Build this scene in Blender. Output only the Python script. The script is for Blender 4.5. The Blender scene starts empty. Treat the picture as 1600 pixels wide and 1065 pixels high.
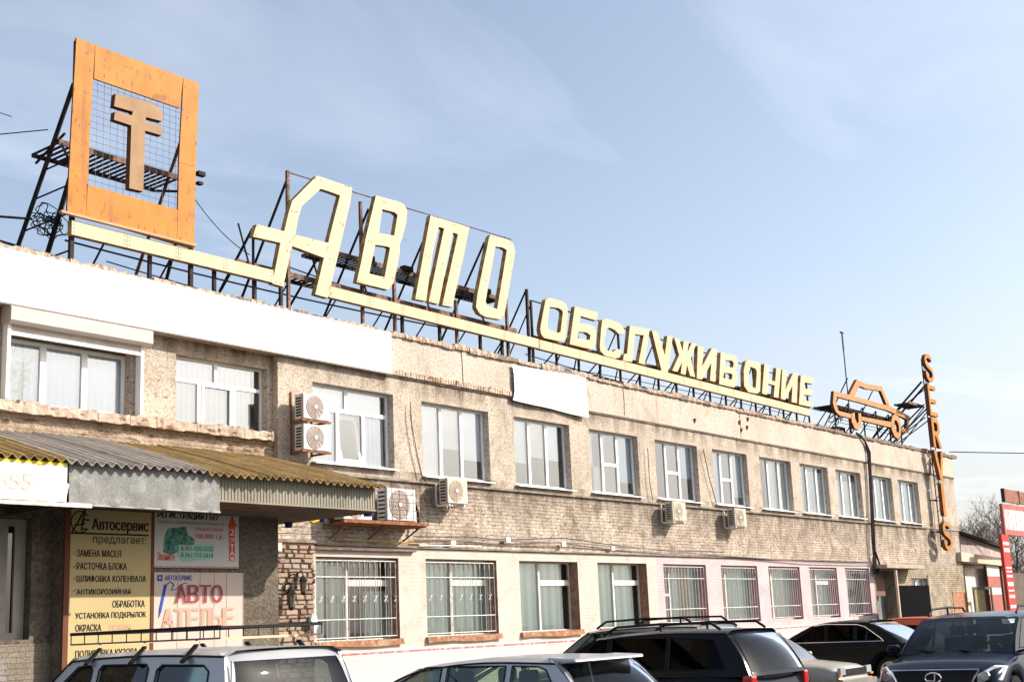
import bpy, bmesh, math, random
from math import sin, cos, pi, radians
from mathutils import Vector, Matrix
from mathutils.geometry import tessellate_polygon

random.seed(7)
SC = bpy.context.scene
COL = SC.collection

# ------------------------------------------------------------------ camera
FPX, PITCH, ROLL, BETA, CY = 1977.38, 0.19775, -0.04326, 0.66083, 581.6
CAM = Vector((0, -17.4, 1.75))
_fw = Vector((cos(BETA)*cos(PITCH), sin(BETA)*cos(PITCH), sin(PITCH)))
_r = Vector((sin(BETA), -cos(BETA), 0)); _u = _r.cross(_fw)
RT = cos(ROLL)*_r + sin(ROLL)*_u
UP = -sin(ROLL)*_r + cos(ROLL)*_u
cam_d = bpy.data.cameras.new('camera'); cam = bpy.data.objects.new('camera', cam_d); COL.objects.link(cam)
cam_d.sensor_fit = 'HORIZONTAL'; cam_d.sensor_width = 36.0
cam_d.lens = FPX/1600*36
cam_d.shift_y = (CY-532.5)/1600
cam_d.clip_end = 3000
M = Matrix((RT, UP, -_fw)).transposed().to_4x4(); M.translation = CAM
cam.matrix_world = M
SC.camera = cam

def W(px, py, Y=0.0):
    """a point measured on the upright plane y = Y"""
    d = _fw + (px-800)/FPX*RT - (py-CY)/FPX*UP
    return CAM + d*((Y-CAM.y)/d.y)

# ------------------------------------------------------------------ light
SUN = Vector((0.9, -1.0, 0.88)).normalized()
EL = math.asin(SUN.z); AZ = math.atan2(SUN.x, SUN.y)
wd = bpy.data.worlds.new('World'); SC.world = wd; wd.use_nodes = True
nt = wd.node_tree; nt.nodes.clear()
N = nt.nodes.new; L = nt.links.new
out = N('ShaderNodeOutputWorld'); bg = N('ShaderNodeBackground'); sky = N('ShaderNodeTexSky')
sky.sky_type = 'NISHITA'; sky.sun_disc = False; sky.sun_elevation = EL; sky.sun_rotation = AZ
sky.altitude = 100; sky.air_density = 1.0; sky.dust_density = 2.6; sky.ozone_density = 1.2
bg.inputs[1].default_value = 0.15
tc = N('ShaderNodeTexCoord'); sep = N('ShaderNodeSeparateXYZ'); L(tc.outputs['Generated'], sep.inputs[0])
zc = N('ShaderNodeMath'); zc.operation = 'MAXIMUM'; zc.inputs[1].default_value = 0.04; L(sep.outputs[2], zc.inputs[0])
dx = N('ShaderNodeMath'); dx.operation = 'DIVIDE'; L(sep.outputs[0], dx.inputs[0]); L(zc.outputs[0], dx.inputs[1])
dy = N('ShaderNodeMath'); dy.operation = 'DIVIDE'; L(sep.outputs[1], dy.inputs[0]); L(zc.outputs[0], dy.inputs[1])
cb = N('ShaderNodeCombineXYZ'); L(dx.outputs[0], cb.inputs[0]); L(dy.outputs[0], cb.inputs[1])
mp = N('ShaderNodeMapping'); mp.inputs['Rotation'].default_value = (0, 0, radians(48)); mp.inputs['Scale'].default_value = (0.30, 0.75, 1)
mp.inputs['Location'].default_value = (1.9, 0.85, 0)
L(cb.outputs[0], mp.inputs[0])
nz = N('ShaderNodeTexNoise'); nz.inputs['Scale'].default_value = 1.5; nz.inputs['Detail'].default_value = 9; nz.inputs['Roughness'].default_value = 0.55
nz.inputs['Distortion'].default_value = 0.9
L(mp.outputs[0], nz.inputs[0])
cr = N('ShaderNodeValToRGB'); cr.color_ramp.elements[0].position = 0.52; cr.color_ramp.elements[1].position = 0.80
cr.color_ramp.elements[1].color = (0.22, 0.22, 0.22, 1); L(nz.outputs[0], cr.inputs[0])
mxs = N('ShaderNodeMix'); mxs.data_type = 'RGBA'; L(cr.outputs[0], mxs.inputs[0]); hs = N('ShaderNodeHueSaturation'); hs.inputs['Saturation'].default_value = 0.76; L(sky.outputs[0], hs.inputs['Color']); hzr = N('ShaderNodeMapRange'); hzr.inputs[1].default_value = 0.0; hzr.inputs[2].default_value = 0.26; hzr.inputs[3].default_value = 0.75; hzr.inputs[4].default_value = 0.0; L(sep.outputs[2], hzr.inputs[0])
hm = N('ShaderNodeMix'); hm.data_type = 'RGBA'; L(hzr.outputs[0], hm.inputs[0]); L(hs.outputs[0], hm.inputs[6]); hm.inputs[7].default_value = (4.0, 3.88, 3.82, 1); L(hm.outputs[2], mxs.inputs[6])
mxs.inputs[7].default_value = (7.4, 7.6, 7.9, 1)
L(mxs.outputs[2], bg.inputs[0]); L(bg.outputs[0], out.inputs[0])
sl = bpy.data.lights.new('sun', 'SUN'); sl.energy = 5.0; sl.angle = radians(0.5); sl.color = (1.0, 0.93, 0.83)
so = bpy.data.objects.new('sun', sl); COL.objects.link(so); so.rotation_euler = SUN.to_track_quat('Z', 'Y').to_euler()
SC.view_settings.view_transform = 'Standard'; SC.view_settings.look = 'None'
SC.view_settings.gamma = 1; SC.view_settings.use_curve_mapping = False
SC.view_settings.exposure = 0.60

# ------------------------------------------------------------------ materials
MATS = {}
def mat(name, col=(.5,.5,.5), rough=.8, metal=0., var=.12, scale=3., col2=None, mix=(.45,.65), streak=None, bump=.0, bscale=40., coat=0., spec=None, brick=None, fine=0., grime=(), spots=None):
    """procedural surface: base colour, patchy second colour, run-down streaks, fine grain, optional brick relief"""
    if name in MATS: return MATS[name]
    m = bpy.data.materials.new(name); m.use_nodes = True; t = m.node_tree; b = t.nodes['Principled BSDF']
    MATS[name] = m; n = t.nodes.new; l = t.links.new
    b.inputs['Roughness'].default_value = rough; b.inputs['Metallic'].default_value = metal
    b.inputs['Coat Weight'].default_value = coat; b.inputs['Specular IOR Level'].default_value = spec if spec is not None else (.5 if rough < .4 else .10)
    c = n('ShaderNodeTexCoord').outputs['Object']
    def noise(sc, det=6, vec=None, dist=0.):
        q = n('ShaderNodeTexNoise'); q.inputs['Scale'].default_value = sc; q.inputs['Detail'].default_value = det
        q.inputs['Distortion'].default_value = dist; l(vec or c, q.inputs[0]); return q.outputs[0]
    def ramp(v, a, bb):
        q = n('ShaderNodeMapRange'); q.inputs[1].default_value = a; q.inputs[2].default_value = bb; l(v, q.inputs[0]); return q.outputs[0]
    def mixc(f, a, bb, typ='MIX'):
        q = n('ShaderNodeMix'); q.data_type = 'RGBA'; q.blend_type = typ
        if isinstance(f, float): q.inputs[0].default_value = f
        else: l(f, q.inputs[0])
        for i, s in ((6, a), (7, bb)):
            if isinstance(s, tuple): q.inputs[i].default_value = (*s, 1)
            else: l(s, q.inputs[i])
        return q.outputs[2]
    lo = tuple(x*(1-var) for x in col); hi = tuple(min(1, x*(1+var)) for x in col)
    cc = mixc(ramp(noise(scale), .35, .65), lo, hi)
    if col2: cc = mixc(ramp(noise(scale*1.7, 8, None, .6), *mix), cc, col2)
    if streak:
        mpn = n('ShaderNodeMapping'); mpn.inputs['Scale'].default_value = (3.2, 3.2, .35); l(c, mpn.inputs[0])
        cc = mixc(ramp(noise(1.6, 8, mpn.outputs[0]), *streak[1]), cc, streak[0])
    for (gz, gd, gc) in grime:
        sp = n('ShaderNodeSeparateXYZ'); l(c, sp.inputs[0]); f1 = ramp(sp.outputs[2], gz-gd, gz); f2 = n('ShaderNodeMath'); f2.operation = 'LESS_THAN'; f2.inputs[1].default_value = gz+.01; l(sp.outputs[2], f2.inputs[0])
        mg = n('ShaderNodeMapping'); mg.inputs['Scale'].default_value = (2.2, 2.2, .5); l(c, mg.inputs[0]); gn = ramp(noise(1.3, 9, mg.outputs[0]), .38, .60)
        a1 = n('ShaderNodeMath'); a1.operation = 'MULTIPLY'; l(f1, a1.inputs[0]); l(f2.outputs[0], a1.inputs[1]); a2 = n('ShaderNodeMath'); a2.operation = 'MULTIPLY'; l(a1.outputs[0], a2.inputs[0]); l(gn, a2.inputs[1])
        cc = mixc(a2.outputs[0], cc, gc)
    if spots:
        mg = n('ShaderNodeMapping'); mg.inputs['Scale'].default_value = spots[0]; l(c, mg.inputs[0])
        cc = mixc(ramp(noise(1., 5, mg.outputs[0]), spots[1], spots[1]+.09), cc, spots[2])
    if fine: cc = mixc(fine, cc, mixc(ramp(noise(bscale*.7, 3), .36, .60), (.25,.21,.18), (1.1,1.1,1.1)), 'MULTIPLY')
    h = None
    if brick:
        br = n('ShaderNodeTexBrick'); mq = n('ShaderNodeMapping'); mq.inputs['Rotation'].default_value = (radians(-90), 0, 0); l(c, mq.inputs[0]); l(mq.outputs[0], br.inputs[0])
        br.inputs['Scale'].default_value = 1; br.inputs['Brick Width'].default_value = .26; br.inputs['Row Height'].default_value = .077
        br.inputs['Mortar Size'].default_value = .008; br.inputs['Mortar Smooth'].default_value = .3
        br.inputs['Color1'].default_value = (1,1,1,1); br.inputs['Color2'].default_value = (.76,.72,.68,1); br.inputs['Mortar'].default_value = (.5,.47,.44,1)
        pm = ramp(noise(.55, 7, None, .4), .38, .62)
        ff = n('ShaderNodeMath'); ff.operation = 'MULTIPLY'; ff.inputs[1].default_value = brick; l(pm, ff.inputs[0])
        cc = mixc(ff.outputs[0], cc, br.outputs[0], 'MULTIPLY'); h = br.outputs[1]
    l(cc, b.inputs['Base Color'])
    if bump:
        bp = n('ShaderNodeBump'); bp.inputs['Strength'].default_value = bump; bp.inputs['Distance'].default_value = .02
        hh = noise(bscale, 5)
        if h is not None:
            s = n('ShaderNodeMath'); s.operation = 'SUBTRACT'; l(hh, s.inputs[0]); l(h, s.inputs[1]); hh = s.outputs[0]
        l(hh, bp.inputs['Height']); l(bp.outputs[0], b.inputs['Normal'])
    return m

def glass(name, tint=(.8,.9,.88), refl=.12, rough=.02, wave=.06, ior=1.5):
    if name in MATS: return MATS[name]
    m = bpy.data.materials.new(name); m.use_nodes = True; t = m.node_tree; t.nodes.clear(); n = t.nodes.new; l = t.links.new
    o = n('ShaderNodeOutputMaterial'); mx = n('ShaderNodeMixShader'); tr = n('ShaderNodeBsdfTransparent'); gl = n('ShaderNodeBsdfGlossy')
    fr = n('ShaderNodeFresnel'); fr.inputs[0].default_value = ior; ad = n('ShaderNodeMath'); ad.operation = 'ADD'; ad.inputs[1].default_value = refl; ad.use_clamp = True
    l(fr.outputs[0], ad.inputs[0]); l(ad.outputs[0], mx.inputs[0]); l(tr.outputs[0], mx.inputs[1]); l(gl.outputs[0], mx.inputs[2])
    tr.inputs[0].default_value = (*tint, 1); gl.inputs['Roughness'].default_value = rough; gl.inputs[0].default_value = (.95,.97,1,1)
    nn = n('ShaderNodeTexNoise'); nn.inputs['Scale'].default_value = 1.3; bp = n('ShaderNodeBump'); bp.inputs['Strength'].default_value = wave; bp.inputs['Distance'].default_value = .05
    l(nn.outputs[0], bp.inputs['Height']); l(bp.outputs[0], gl.inputs['Normal'])
    l(mx.outputs[0], o.inputs[0]); MATS[name] = m; return m

def stripes(name, a, b, width, axis=0, rough=.8):
    """vertical folds / slats in colour"""
    if name in MATS: return MATS[name]
    m = mat(name, a, rough, var=.06, scale=2); t = m.node_tree; bs = t.nodes['Principled BSDF']; n = t.nodes.new; l = t.links.new
    c = n('ShaderNodeTexCoord'); w = n('ShaderNodeTexWave'); w.bands_direction = 'XYZ'[axis]; w.inputs['Scale'].default_value = .314/width; w.inputs['Distortion'].default_value = .8
    l(c.outputs['Object'], w.inputs[0]); q = n('ShaderNodeMix'); q.data_type = 'RGBA'; q.inputs[6].default_value = (*a,1); q.inputs[7].default_value = (*b,1)
    l(w.outputs[1], q.inputs[0]); l(q.outputs[2], bs.inputs['Base Color']); return m

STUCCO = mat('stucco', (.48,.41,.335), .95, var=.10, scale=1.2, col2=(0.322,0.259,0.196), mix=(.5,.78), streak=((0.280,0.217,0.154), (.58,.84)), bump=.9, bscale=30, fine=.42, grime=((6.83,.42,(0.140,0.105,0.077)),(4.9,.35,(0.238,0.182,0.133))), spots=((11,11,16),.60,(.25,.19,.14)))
PARAPET = mat('parapet_render', (0.500,0.430,0.365), .95, var=.08, scale=.8, col2=(0.392,0.294,0.210), mix=(.55,.8), streak=((0.350,0.210,0.105), (.60,.82)), bump=.6, bscale=26, fine=.30, spots=((14,14,20),.62,(.30,.23,.17)))
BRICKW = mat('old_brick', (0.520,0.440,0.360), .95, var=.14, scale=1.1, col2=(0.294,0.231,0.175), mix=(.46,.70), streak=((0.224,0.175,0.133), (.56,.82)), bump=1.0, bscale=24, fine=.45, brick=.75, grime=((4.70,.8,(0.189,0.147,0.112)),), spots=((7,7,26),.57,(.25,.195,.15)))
BRICKG = mat('brick_end', (0.420,0.350,0.259), .95, var=.18, scale=1.3, col2=(0.210,0.175,0.119), mix=(.5,.75), streak=((0.168,0.140,0.098), (.58,.8)), bump=.9, bscale=30, fine=.25, brick=.9, spots=((5,5,15),.58,(.22,.18,.13)))
PEACH = mat('peach_paint', (0.520,0.450,0.390), .9, var=.06, scale=1.5, col2=(0.434,0.350,0.280), mix=(.55,.75), streak=((0.406,0.266,0.182), (.64,.85)), bump=.35, bscale=22, brick=.14, fine=.08, spots=((4,4,12),.68,(.34,.22,.16)))
PINK = mat('pink_paint', (0.510,0.400,0.400), .9, var=.06, scale=1.3, col2=(0.462,0.294,0.308), mix=(.56,.78), streak=((0.350,0.168,0.210), (.64,.86)), bump=.35, bscale=22, brick=.18, fine=.08, spots=((4,4,12),.69,(.34,.20,.20)))
PLINTH = mat('pale_pink_paint', (0.560,0.490,0.460), .9, var=.05, scale=1.5, col2=(0.462,0.378,0.350), mix=(.6,.8), bump=.4, bscale=20, brick=.35)
MAROON = mat('maroon_paint', (.42,.12,.15), .85, var=.2, scale=6, col2=(.62,.40,.40), mix=(.52,.6), bump=.3)
BROWNR = mat('brown_reveal', (0.252,0.140,0.091), .9, var=.2, scale=4, col2=(0.350,0.252,0.182), bump=.4)
MAGENTA = mat('magenta_reveal', (.42,.20,.23), .9, var=.12, scale=4, col2=(0.434,0.252,0.266), bump=.3)
CONC = mat('concrete', (0.294,0.252,0.203), .95, var=.15, scale=2, col2=(0.182,0.147,0.112), streak=((0.140,0.105,0.077),(.55,.8)), bump=.6, bscale=25, fine=.3)
COPING = mat('coping', (0.460,0.360,0.280), .95, var=.2, scale=2.2, col2=(0.294,0.168,0.098), mix=(.56,.74), bump=.9, bscale=18, fine=.35, spots=((6,6,12),.57,(.14,.09,.07)))
COPING2 = mat('coping_grey', (0.350,0.287,0.231), .95, var=.2, scale=2.5, col2=(0.175,0.119,0.084), bump=.7, bscale=20, fine=.3, spots=((6,6,12),.57,(.12,.09,.08)))
RUST = mat('rust', (.26,.11,.055), .9, var=.3, scale=8, col2=(.14,.07,.045), bump=.4)
RUSTY_SILL = mat('rusty_sill', (0.252,0.112,0.063), .85, var=.25, scale=5, col2=(0.350,0.238,0.154), bump=.3)
CREAM = mat('cream_enamel', (.50,.415,.275), .42, var=.045, scale=1.6, col2=(0.476,0.322,0.154), mix=(.66,.86), streak=((0.420,0.252,0.112),(.68,.92)), bump=.05, bscale=6, spots=((6,6,6),.68,(.30,.17,.08)))
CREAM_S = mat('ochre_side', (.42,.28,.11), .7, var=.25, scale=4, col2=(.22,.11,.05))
ORANGE = mat('orange_enamel', (0.410,0.175,0.035), .55, var=.10, scale=2.0, col2=(0.210,0.084,0.049), mix=(.58,.78), streak=((0.280,0.112,0.042),(.56,.76)), bump=.08, bscale=8, spots=((16,16,7),.60,(.20,.07,.04)))
ORANGE2 = mat('tan_enamel', (0.294,0.175,0.091), .55, var=.12, scale=3.5, col2=(0.252,0.168,0.091), mix=(.5,.7), bump=.08)
ORANGE3 = mat('faded_orange', (0.434,0.224,0.098), .5, var=.1, scale=4, col2=(0.322,0.140,0.063), mix=(.58,.75))
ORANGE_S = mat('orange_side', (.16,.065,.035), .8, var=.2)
IRON = mat('painted_iron', (.030,.026,.026), .75, var=.3, scale=5, col2=(.10,.05,.035), mix=(.55,.75))
IRON2 = mat('rusty_iron', (.20,.12,.09), .8, var=.25, scale=5, col2=(.08,.05,.04))
PVC = mat('white_pvc', (0.800,0.800,0.800), .4, var=.03)
OLDW = mat('old_white_wood', (.66,.62,.55), .7, var=.1, scale=5, col2=(.42,.33,.25), mix=(.6,.75))
BARW = mat('white_bar', (.72,.70,.66), .6, var=.08, scale=9, col2=(.40,.24,.15), mix=(.64,.72))
BLIND = stripes('white_blind', (.80,.84,.85), (.66,.71,.73), .12)
BLINDS = [BLIND, stripes('cool_blind', (.64,.71,.74), (.54,.61,.65), .12), stripes('cream_blind', (.70,.70,.65), (.58,.59,.55), .12)]
ROLLERS = [mat('roller_blind', (.84,.84,.78), .85, var=.04), mat('roller_cream', (.80,.77,.68), .85, var=.04), mat('roller_white', (.86,.87,.87), .85, var=.03)]
CURT = stripes('pale_curtain', (.88,.92,.87), (.62,.68,.64), .30)
SHEER = stripes('green_sheer', (.55,.62,.57), (.34,.40,.37), .25)
CURTB = stripes('brown_curtain', (.62,.48,.34), (.42,.30,.19), .16)
ROLLER = mat('roller_blind', (.84,.84,.78), .85, var=.04)
BRBLIND = mat('brown_blind', (.36,.31,.27), .85, var=.08)
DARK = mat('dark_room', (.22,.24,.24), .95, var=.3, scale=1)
GLASS = glass('window_glass', (.94,.98,1.0), .17)
GLASSG = glass('old_window_glass', (.90,.97,.93), .08)
BANNER = mat('white_banner', (.74,.75,.77), .6, var=.012, scale=.8, streak=((.62,.60,.58),(.60,.95)), bump=.15, bscale=1.2)
BANNER2 = mat('white_cloth', (0.720,0.720,0.730), .8, var=.02, scale=1.2, bump=.2, bscale=2)
SHEETW = mat('grey_sheet', (0.294,0.256,0.217), .95, var=.12, scale=2, col2=(0.210,0.168,0.126), mix=(.55,.75), bump=.3)
SHEETY = mat('mossy_sheet', (0.280,0.185,0.077), .95, var=.2, scale=2.5, col2=(0.182,0.140,0.077), mix=(.52,.7), bump=.3)
FASCIA = mat('painted_metal', (0.250,0.232,0.185), .6, var=.07, scale=2, col2=(0.196,0.168,0.126), mix=(.55,.75))
FABRIC = mat('grey_fabric', (0.210,0.210,0.199), .95, var=.12, scale=3, col2=(0.294,0.294,0.280), mix=(.5,.7), bump=.2, fine=.3, bscale=60)
ROUGHCAST = mat('roughcast', (0.140,0.115,0.091), .98, var=.15, scale=1.5, col2=(0.210,0.182,0.140), mix=(.52,.75), bump=.9, bscale=26, fine=.5)
LOWBRICK = mat('low_wall_brick', (0.238,0.203,0.161), .95, var=.15, scale=1.2, col2=(0.294,0.280,0.266), mix=(.5,.7), bump=.7, brick=.8, fine=.3)
YSIGN = mat('yellow_sign', (0.430,0.340,0.170), .6, var=.04, scale=1)
WSIGN = mat('white_sign', (0.518,0.490,0.462), .6, var=.03, scale=2)
BEIGESIGN = mat('beige_sign', (0.504,0.406,0.350), .6, var=.03, scale=2)
BLACKI = mat('black_ink', (.015,.013,.012), .7, var=0.)
REDI = mat('red_ink', (.55,.09,.06), .7, var=.05); PALER = mat('pale_red_ink', (.62,.30,.26), .7, var=.05)
PURPI = mat('plum_ink', (.26,.06,.09), .7, var=.05); PURPI2 = mat('salmon_ink', (.66,.30,.25), .7, var=.05)
BLUEI = mat('blue_ink', (.03,.07,.32), .7, var=.05); GREENI = mat('green_ink', (.10,.25,.20), .7, var=.3, scale=8, col2=(.03,.06,.06))
TEALI = mat('teal_ink', (.30,.50,.42), .7, var=.1); SHADOWI = mat('olive_ink', (.50,.42,.18), .7, var=0)
ACW = mat('ac_white', (0.600,0.600,0.600), .5, var=.03, scale=4); ACG = mat('ac_grille', (.36,.29,.25), .6, var=.05); ACD = mat('ac_dark', (.03,.03,.03), .8)
ACBE = mat('ac_beige', (.55,.49,.40), .5, var=.04); ACSIDE = mat('ac_side', (.36,.32,.30), .6, var=.05)
PLAST = mat('indigo_plastic', (.05,.05,.16), .5, var=.1); YELP = mat('yellow_plastic', (.75,.55,.03), .5, var=.05)
WIRE = mat('black_cable', (.02,.02,.022), .6, var=.1); GREYC = mat('grey_cable', (.22,.19,.17), .7, var=.1)
PIPEW = mat('white_pipe', (.70,.66,.60), .6, var=.06, scale=5, col2=(.5,.4,.3), mix=(.6,.75))
YPIPE = mat('yellow_pipe', (0.450,0.300,0.060), .6, var=.1, col2=(.3,.12,.05), mix=(.55,.65), scale=3)
STONES = [mat('stone_%s' % k, c, .9, var=.15, scale=6, col2=c2, bump=.8, bscale=30, fine=.25) for k, c, c2 in
          (('buff', (.52,.40,.31), (.42,.30,.22)), ('brown', (.36,.24,.18), (.30,.20,.15)), ('rose', (.48,.34,.27), (.38,.26,.20)), ('grey', (.46,.39,.32), (.36,.30,.25)))]
RED = mat('red_banner', (0.462,0.059,0.052), .6, var=.05, scale=1.5); REDP = mat('pale_red_banner', (0.363,0.127,0.108), .6, var=.08, scale=1.5)
ASPH = mat('asphalt', (.075,.072,.068), .95, var=.2, scale=.6, col2=(.11,.105,.095), mix=(.45,.7), bump=.5, bscale=30, fine=.4)
PAVE = mat('pavement_concrete', (.28,.26,.23), .95, var=.15, scale=1, bump=.4, fine=.3)
BARK = mat('bark', (.12,.095,.075), .95, var=.3, scale=3, bump=.4); TWIG = mat('twigs', (.16,.115,.085), .95, var=.3, scale=.5)
MESHW = mat('wire_mesh', (.12,.12,.13), .6)
BACKM = mat('back_wall', (.26,.21,.17), .95, var=.15, scale=1, brick=.8, bump=.5)
SHED = mat('shed_board', (.46,.38,.34), .9, var=.12, scale=1.5, col2=(.34,.27,.24), bump=.2)
ROOFD = mat('tar_roof', (.035,.028,.025), .9, var=.2); REDBR = mat('bare_red_brick', (.42,.17,.09), .95, var=.25, scale=8, brick=.8, bump=.8, col2=(.5,.34,.24))
PLANT = mat('leaf', (.06,.13,.035), .6, var=.3, scale=6)
DIRTY = mat('white_render', (.66,.62,.56), .9, var=.08, scale=2, col2=(.5,.45,.38))

# ------------------------------------------------------------------ object helpers
def tag(o, label=None, cat=None, group=None, kind=None):
    for k, v in (('label', label), ('category', cat), ('group', group), ('kind', kind)):
        if v: o[k] = v
    return o
def thing(name, loc, label, cat, group=None, rz=0.):
    o = bpy.data.objects.new(name, None); COL.objects.link(o); o.location = loc; o.rotation_euler = (0,0,rz)
    o.empty_display_size = .2; return tag(o, label, cat, group)
def origin(p):
    v = Vector((0,0,0))
    while p is not None: v += p.location; p = p.parent
    return v
def obj(name, vs, fs, m, parent=None, local=False, smooth=False, mi=None, kind=None):
    """one mesh object; vertices in world space unless local"""
    o0 = Vector((0,0,0)) if local or parent is None else origin(parent)
    me = bpy.data.meshes.new(name); me.from_pydata([Vector(v)-o0 for v in vs], [], fs)
    for x in (m if isinstance(m, (list, tuple)) else [m]): me.materials.append(x)
    if mi: me.polygons.foreach_set('material_index', mi)
    if smooth: me.polygons.foreach_set('use_smooth', [True]*len(me.polygons))
    o = bpy.data.objects.new(name, me); COL.objects.link(o)
    if parent: o.parent = parent
    if kind: o['kind'] = kind
    return o
class MB:
    def __init__(s): s.v = []; s.f = []; s.i = []
    def add(s, vs, fs, mi=0):
        k = len(s.v); s.v += [Vector(v) for v in vs]; s.f += [tuple(a+k for a in f) for f in fs]; s.i += [mi]*len(fs); return s
    def box(s, a, b, mi=0, skip=()):
        x0,y0,z0 = a; x1,y1,z1 = b
        v = [(x0,y0,z0),(x1,y0,z0),(x1,y1,z0),(x0,y1,z0),(x0,y0,z1),(x1,y0,z1),(x1,y1,z1),(x0,y1,z1)]
        f = [(0,3,2,1),(4,5,6,7),(0,1,5,4),(1,2,6,5),(2,3,7,6),(3,0,4,7)]
        return s.add(v, [q for j, q in enumerate(f) if j not in skip], mi)
    def tube(s, p, q, r, n=6, mi=0, r2=None, cap=True):
        p = Vector(p); q = Vector(q); d = (q-p)
        if d.length < 1e-6: return s
        d.normalize(); a = d.cross(Vector((0,0,1)) if abs(d.z) < .9 else Vector((1,0,0))).normalized(); b = d.cross(a); r2 = r if r2 is None else r2
        v = [p+(a*cos(2*pi*k/n)+b*sin(2*pi*k/n))*r for k in range(n)] + [q+(a*cos(2*pi*k/n)+b*sin(2*pi*k/n))*r2 for k in range(n)]
        f = [(k,(k+1)%n,n+(k+1)%n,n+k) for k in range(n)]
        if cap: f += [tuple(range(n-1,-1,-1)), tuple(range(n,2*n))]
        return s.add(v, f, mi)
    def path(s, pts, r, n=5, mi=0):
        for a, b in zip(pts, pts[1:]): s.tube(a, b, r, n, mi)
        return s
    def prism(s, outer, holes=(), off=(0,.15,0), mi=0, ms=1):
        """outline (3d points) with holes, pushed along off; front mi, sides ms"""
        loops = [[Vector(p) for p in outer]] + [[Vector(p) for p in h] for h in holes]
        tris = tessellate_polygon(loops); flat = [p for lp in loops for p in lp]; n = len(flat); off = Vector(off)
        s.add(flat+[p+off for p in flat], [], 0); k = len(s.v)-2*n
        nrm = None
        for t in tris:
            a, b, c = (flat[i] for i in t)
            g = (b-a).cross(c-a)
            if g.length < 1e-10: continue
            if g.dot(off) > 0: t = t[::-1]
            s.f.append(tuple(k+i for i in t)); s.i.append(mi); s.f.append(tuple(k+n+i for i in t[::-1])); s.i.append(ms)
        b0 = 0
        for li, lp in enumerate(loops):
            m_ = len(lp); ar = Vector((0,0,0))
            for j in range(m_): ar += lp[j].cross(lp[(j+1)%m_])
            flip = (ar.dot(off) > 0) ^ (li > 0)
            for j in range(m_):
                q = (b0+j, b0+(j+1)%m_, n+b0+(j+1)%m_, n+b0+j)
                if not flip: q = q[::-1]
                s.f.append(tuple(k+i for i in q)); s.i.append(ms)
            b0 += m_
        return s
    def build(s, name, m, parent=None, local=False, smooth=False, kind=None):
        return obj(name, s.v, s.f, m, parent, local, smooth, s.i if isinstance(m, (list, tuple)) else None, kind)
def box(name, a, b, m, parent=None, local=False, kind=None): return MB().box(a, b).build(name, m, parent, local, kind=kind)
def tube(name, p, q, r, m, parent=None, n=6, local=False): return MB().tube(p, q, r, n).build(name, m, parent, local)
def bevel(o, w=.01, s=2):
    b = o.modifiers.new('bevel', 'BEVEL'); b.width = w; b.segments = s; b.limit_method = 'ANGLE'; return o
def lettering(text, parent, m, x0, x1, z0, z1, y, bold=0., name='lettering', italic=0.):
    """words laid flat on an upright plane facing -y, fitted to a box"""
    cu = bpy.data.curves.new('t', 'FONT'); cu.body = text; cu.size = 1;  cu.shear = italic; cu.resolution_u = 3; cu.extrude = 0
    to = bpy.data.objects.new('t', cu); COL.objects.link(to); bpy.context.view_layer.update()
    me = bpy.data.meshes.new_from_object(to.evaluated_get(bpy.context.evaluated_depsgraph_get()))
    bpy.data.objects.remove(to); bpy.data.curves.remove(cu)
    xs = [v.co.x for v in me.vertices]; ys = [v.co.y for v in me.vertices]
    ax, bx, ay, by = min(xs), max(xs), min(ys), max(ys); o0 = origin(parent)
    for v in me.vertices:
        v.co = Vector((x0+(v.co.x-ax)/(bx-ax)*(x1-x0), y, z0+(v.co.y-ay)/(by-ay)*(z1-z0))) - o0
    if bold > .012:   # heavier face: the same outlines laid again, shifted sideways
        bm = bmesh.new(); bm.from_mesh(me); st_ = (x1-x0)/max(4, len(text))*min(bold, .05 if len(text) > 1 else .2)*2.2
        base = bm.verts[:]+bm.edges[:]+bm.faces[:]
        for q in (-1, 1):
            g = bmesh.ops.duplicate(bm, geom=base)
            bmesh.ops.translate(bm, vec=(q*st_, -.0004*(q+2), 0), verts=[x for x in g['geom'] if isinstance(x, bmesh.types.BMVert)])
        bm.to_mesh(me); bm.free()
    me.materials.clear(); me.materials.append(m); me.name = name
    o = bpy.data.objects.new(name, me); COL.objects.link(o); o.parent = parent; return o

def lettering_split(text, parent, m, x0, x1, z0, z1, y, bold=0., wd=None):
    """letters laid one after another, the soft sign as its own outline"""
    n = len(text); wd = wd or [1]*n; tot = sum(wd); x = x0
    for ch, w_ in zip(text, wd):
        cw = (x1-x0)*w_/tot; a, b = x+cw*.06, x+cw*.94; x += cw
        if ch == 'Ь':
            X = lambda f: a+(b-a)*f; Z = lambda f: z0+(z1-z0)*f
            MB().prism([(X(p_),y,Z(q_)) for p_, q_ in ((0,0),(.75,0),(.95,.12),(1,.3),(.95,.48),(.75,.6),(.24,.6),(.24,1),(0,1))], [[(X(p_),y,Z(q_)) for p_, q_ in ((.24,.14),(.66,.14),(.76,.3),(.66,.46),(.24,.46))]], (0,.0015,0), 0, 0).build('lettering', m, parent)
        else: lettering(ch, parent, m, a, b, z0, z1, y, bold)
# ------------------------------------------------------------------ ground
tag(obj('ground', [(-400,-400,-.01),(900,-400,-.01),(900,900,-.01),(-400,900,-.01)], [(0,1,2,3)], ASPH), kind='structure')
tag(MB().box((-8,-1.6,-.005),(54,-.001,.12)).build('pavement', PAVE), kind='structure')

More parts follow.
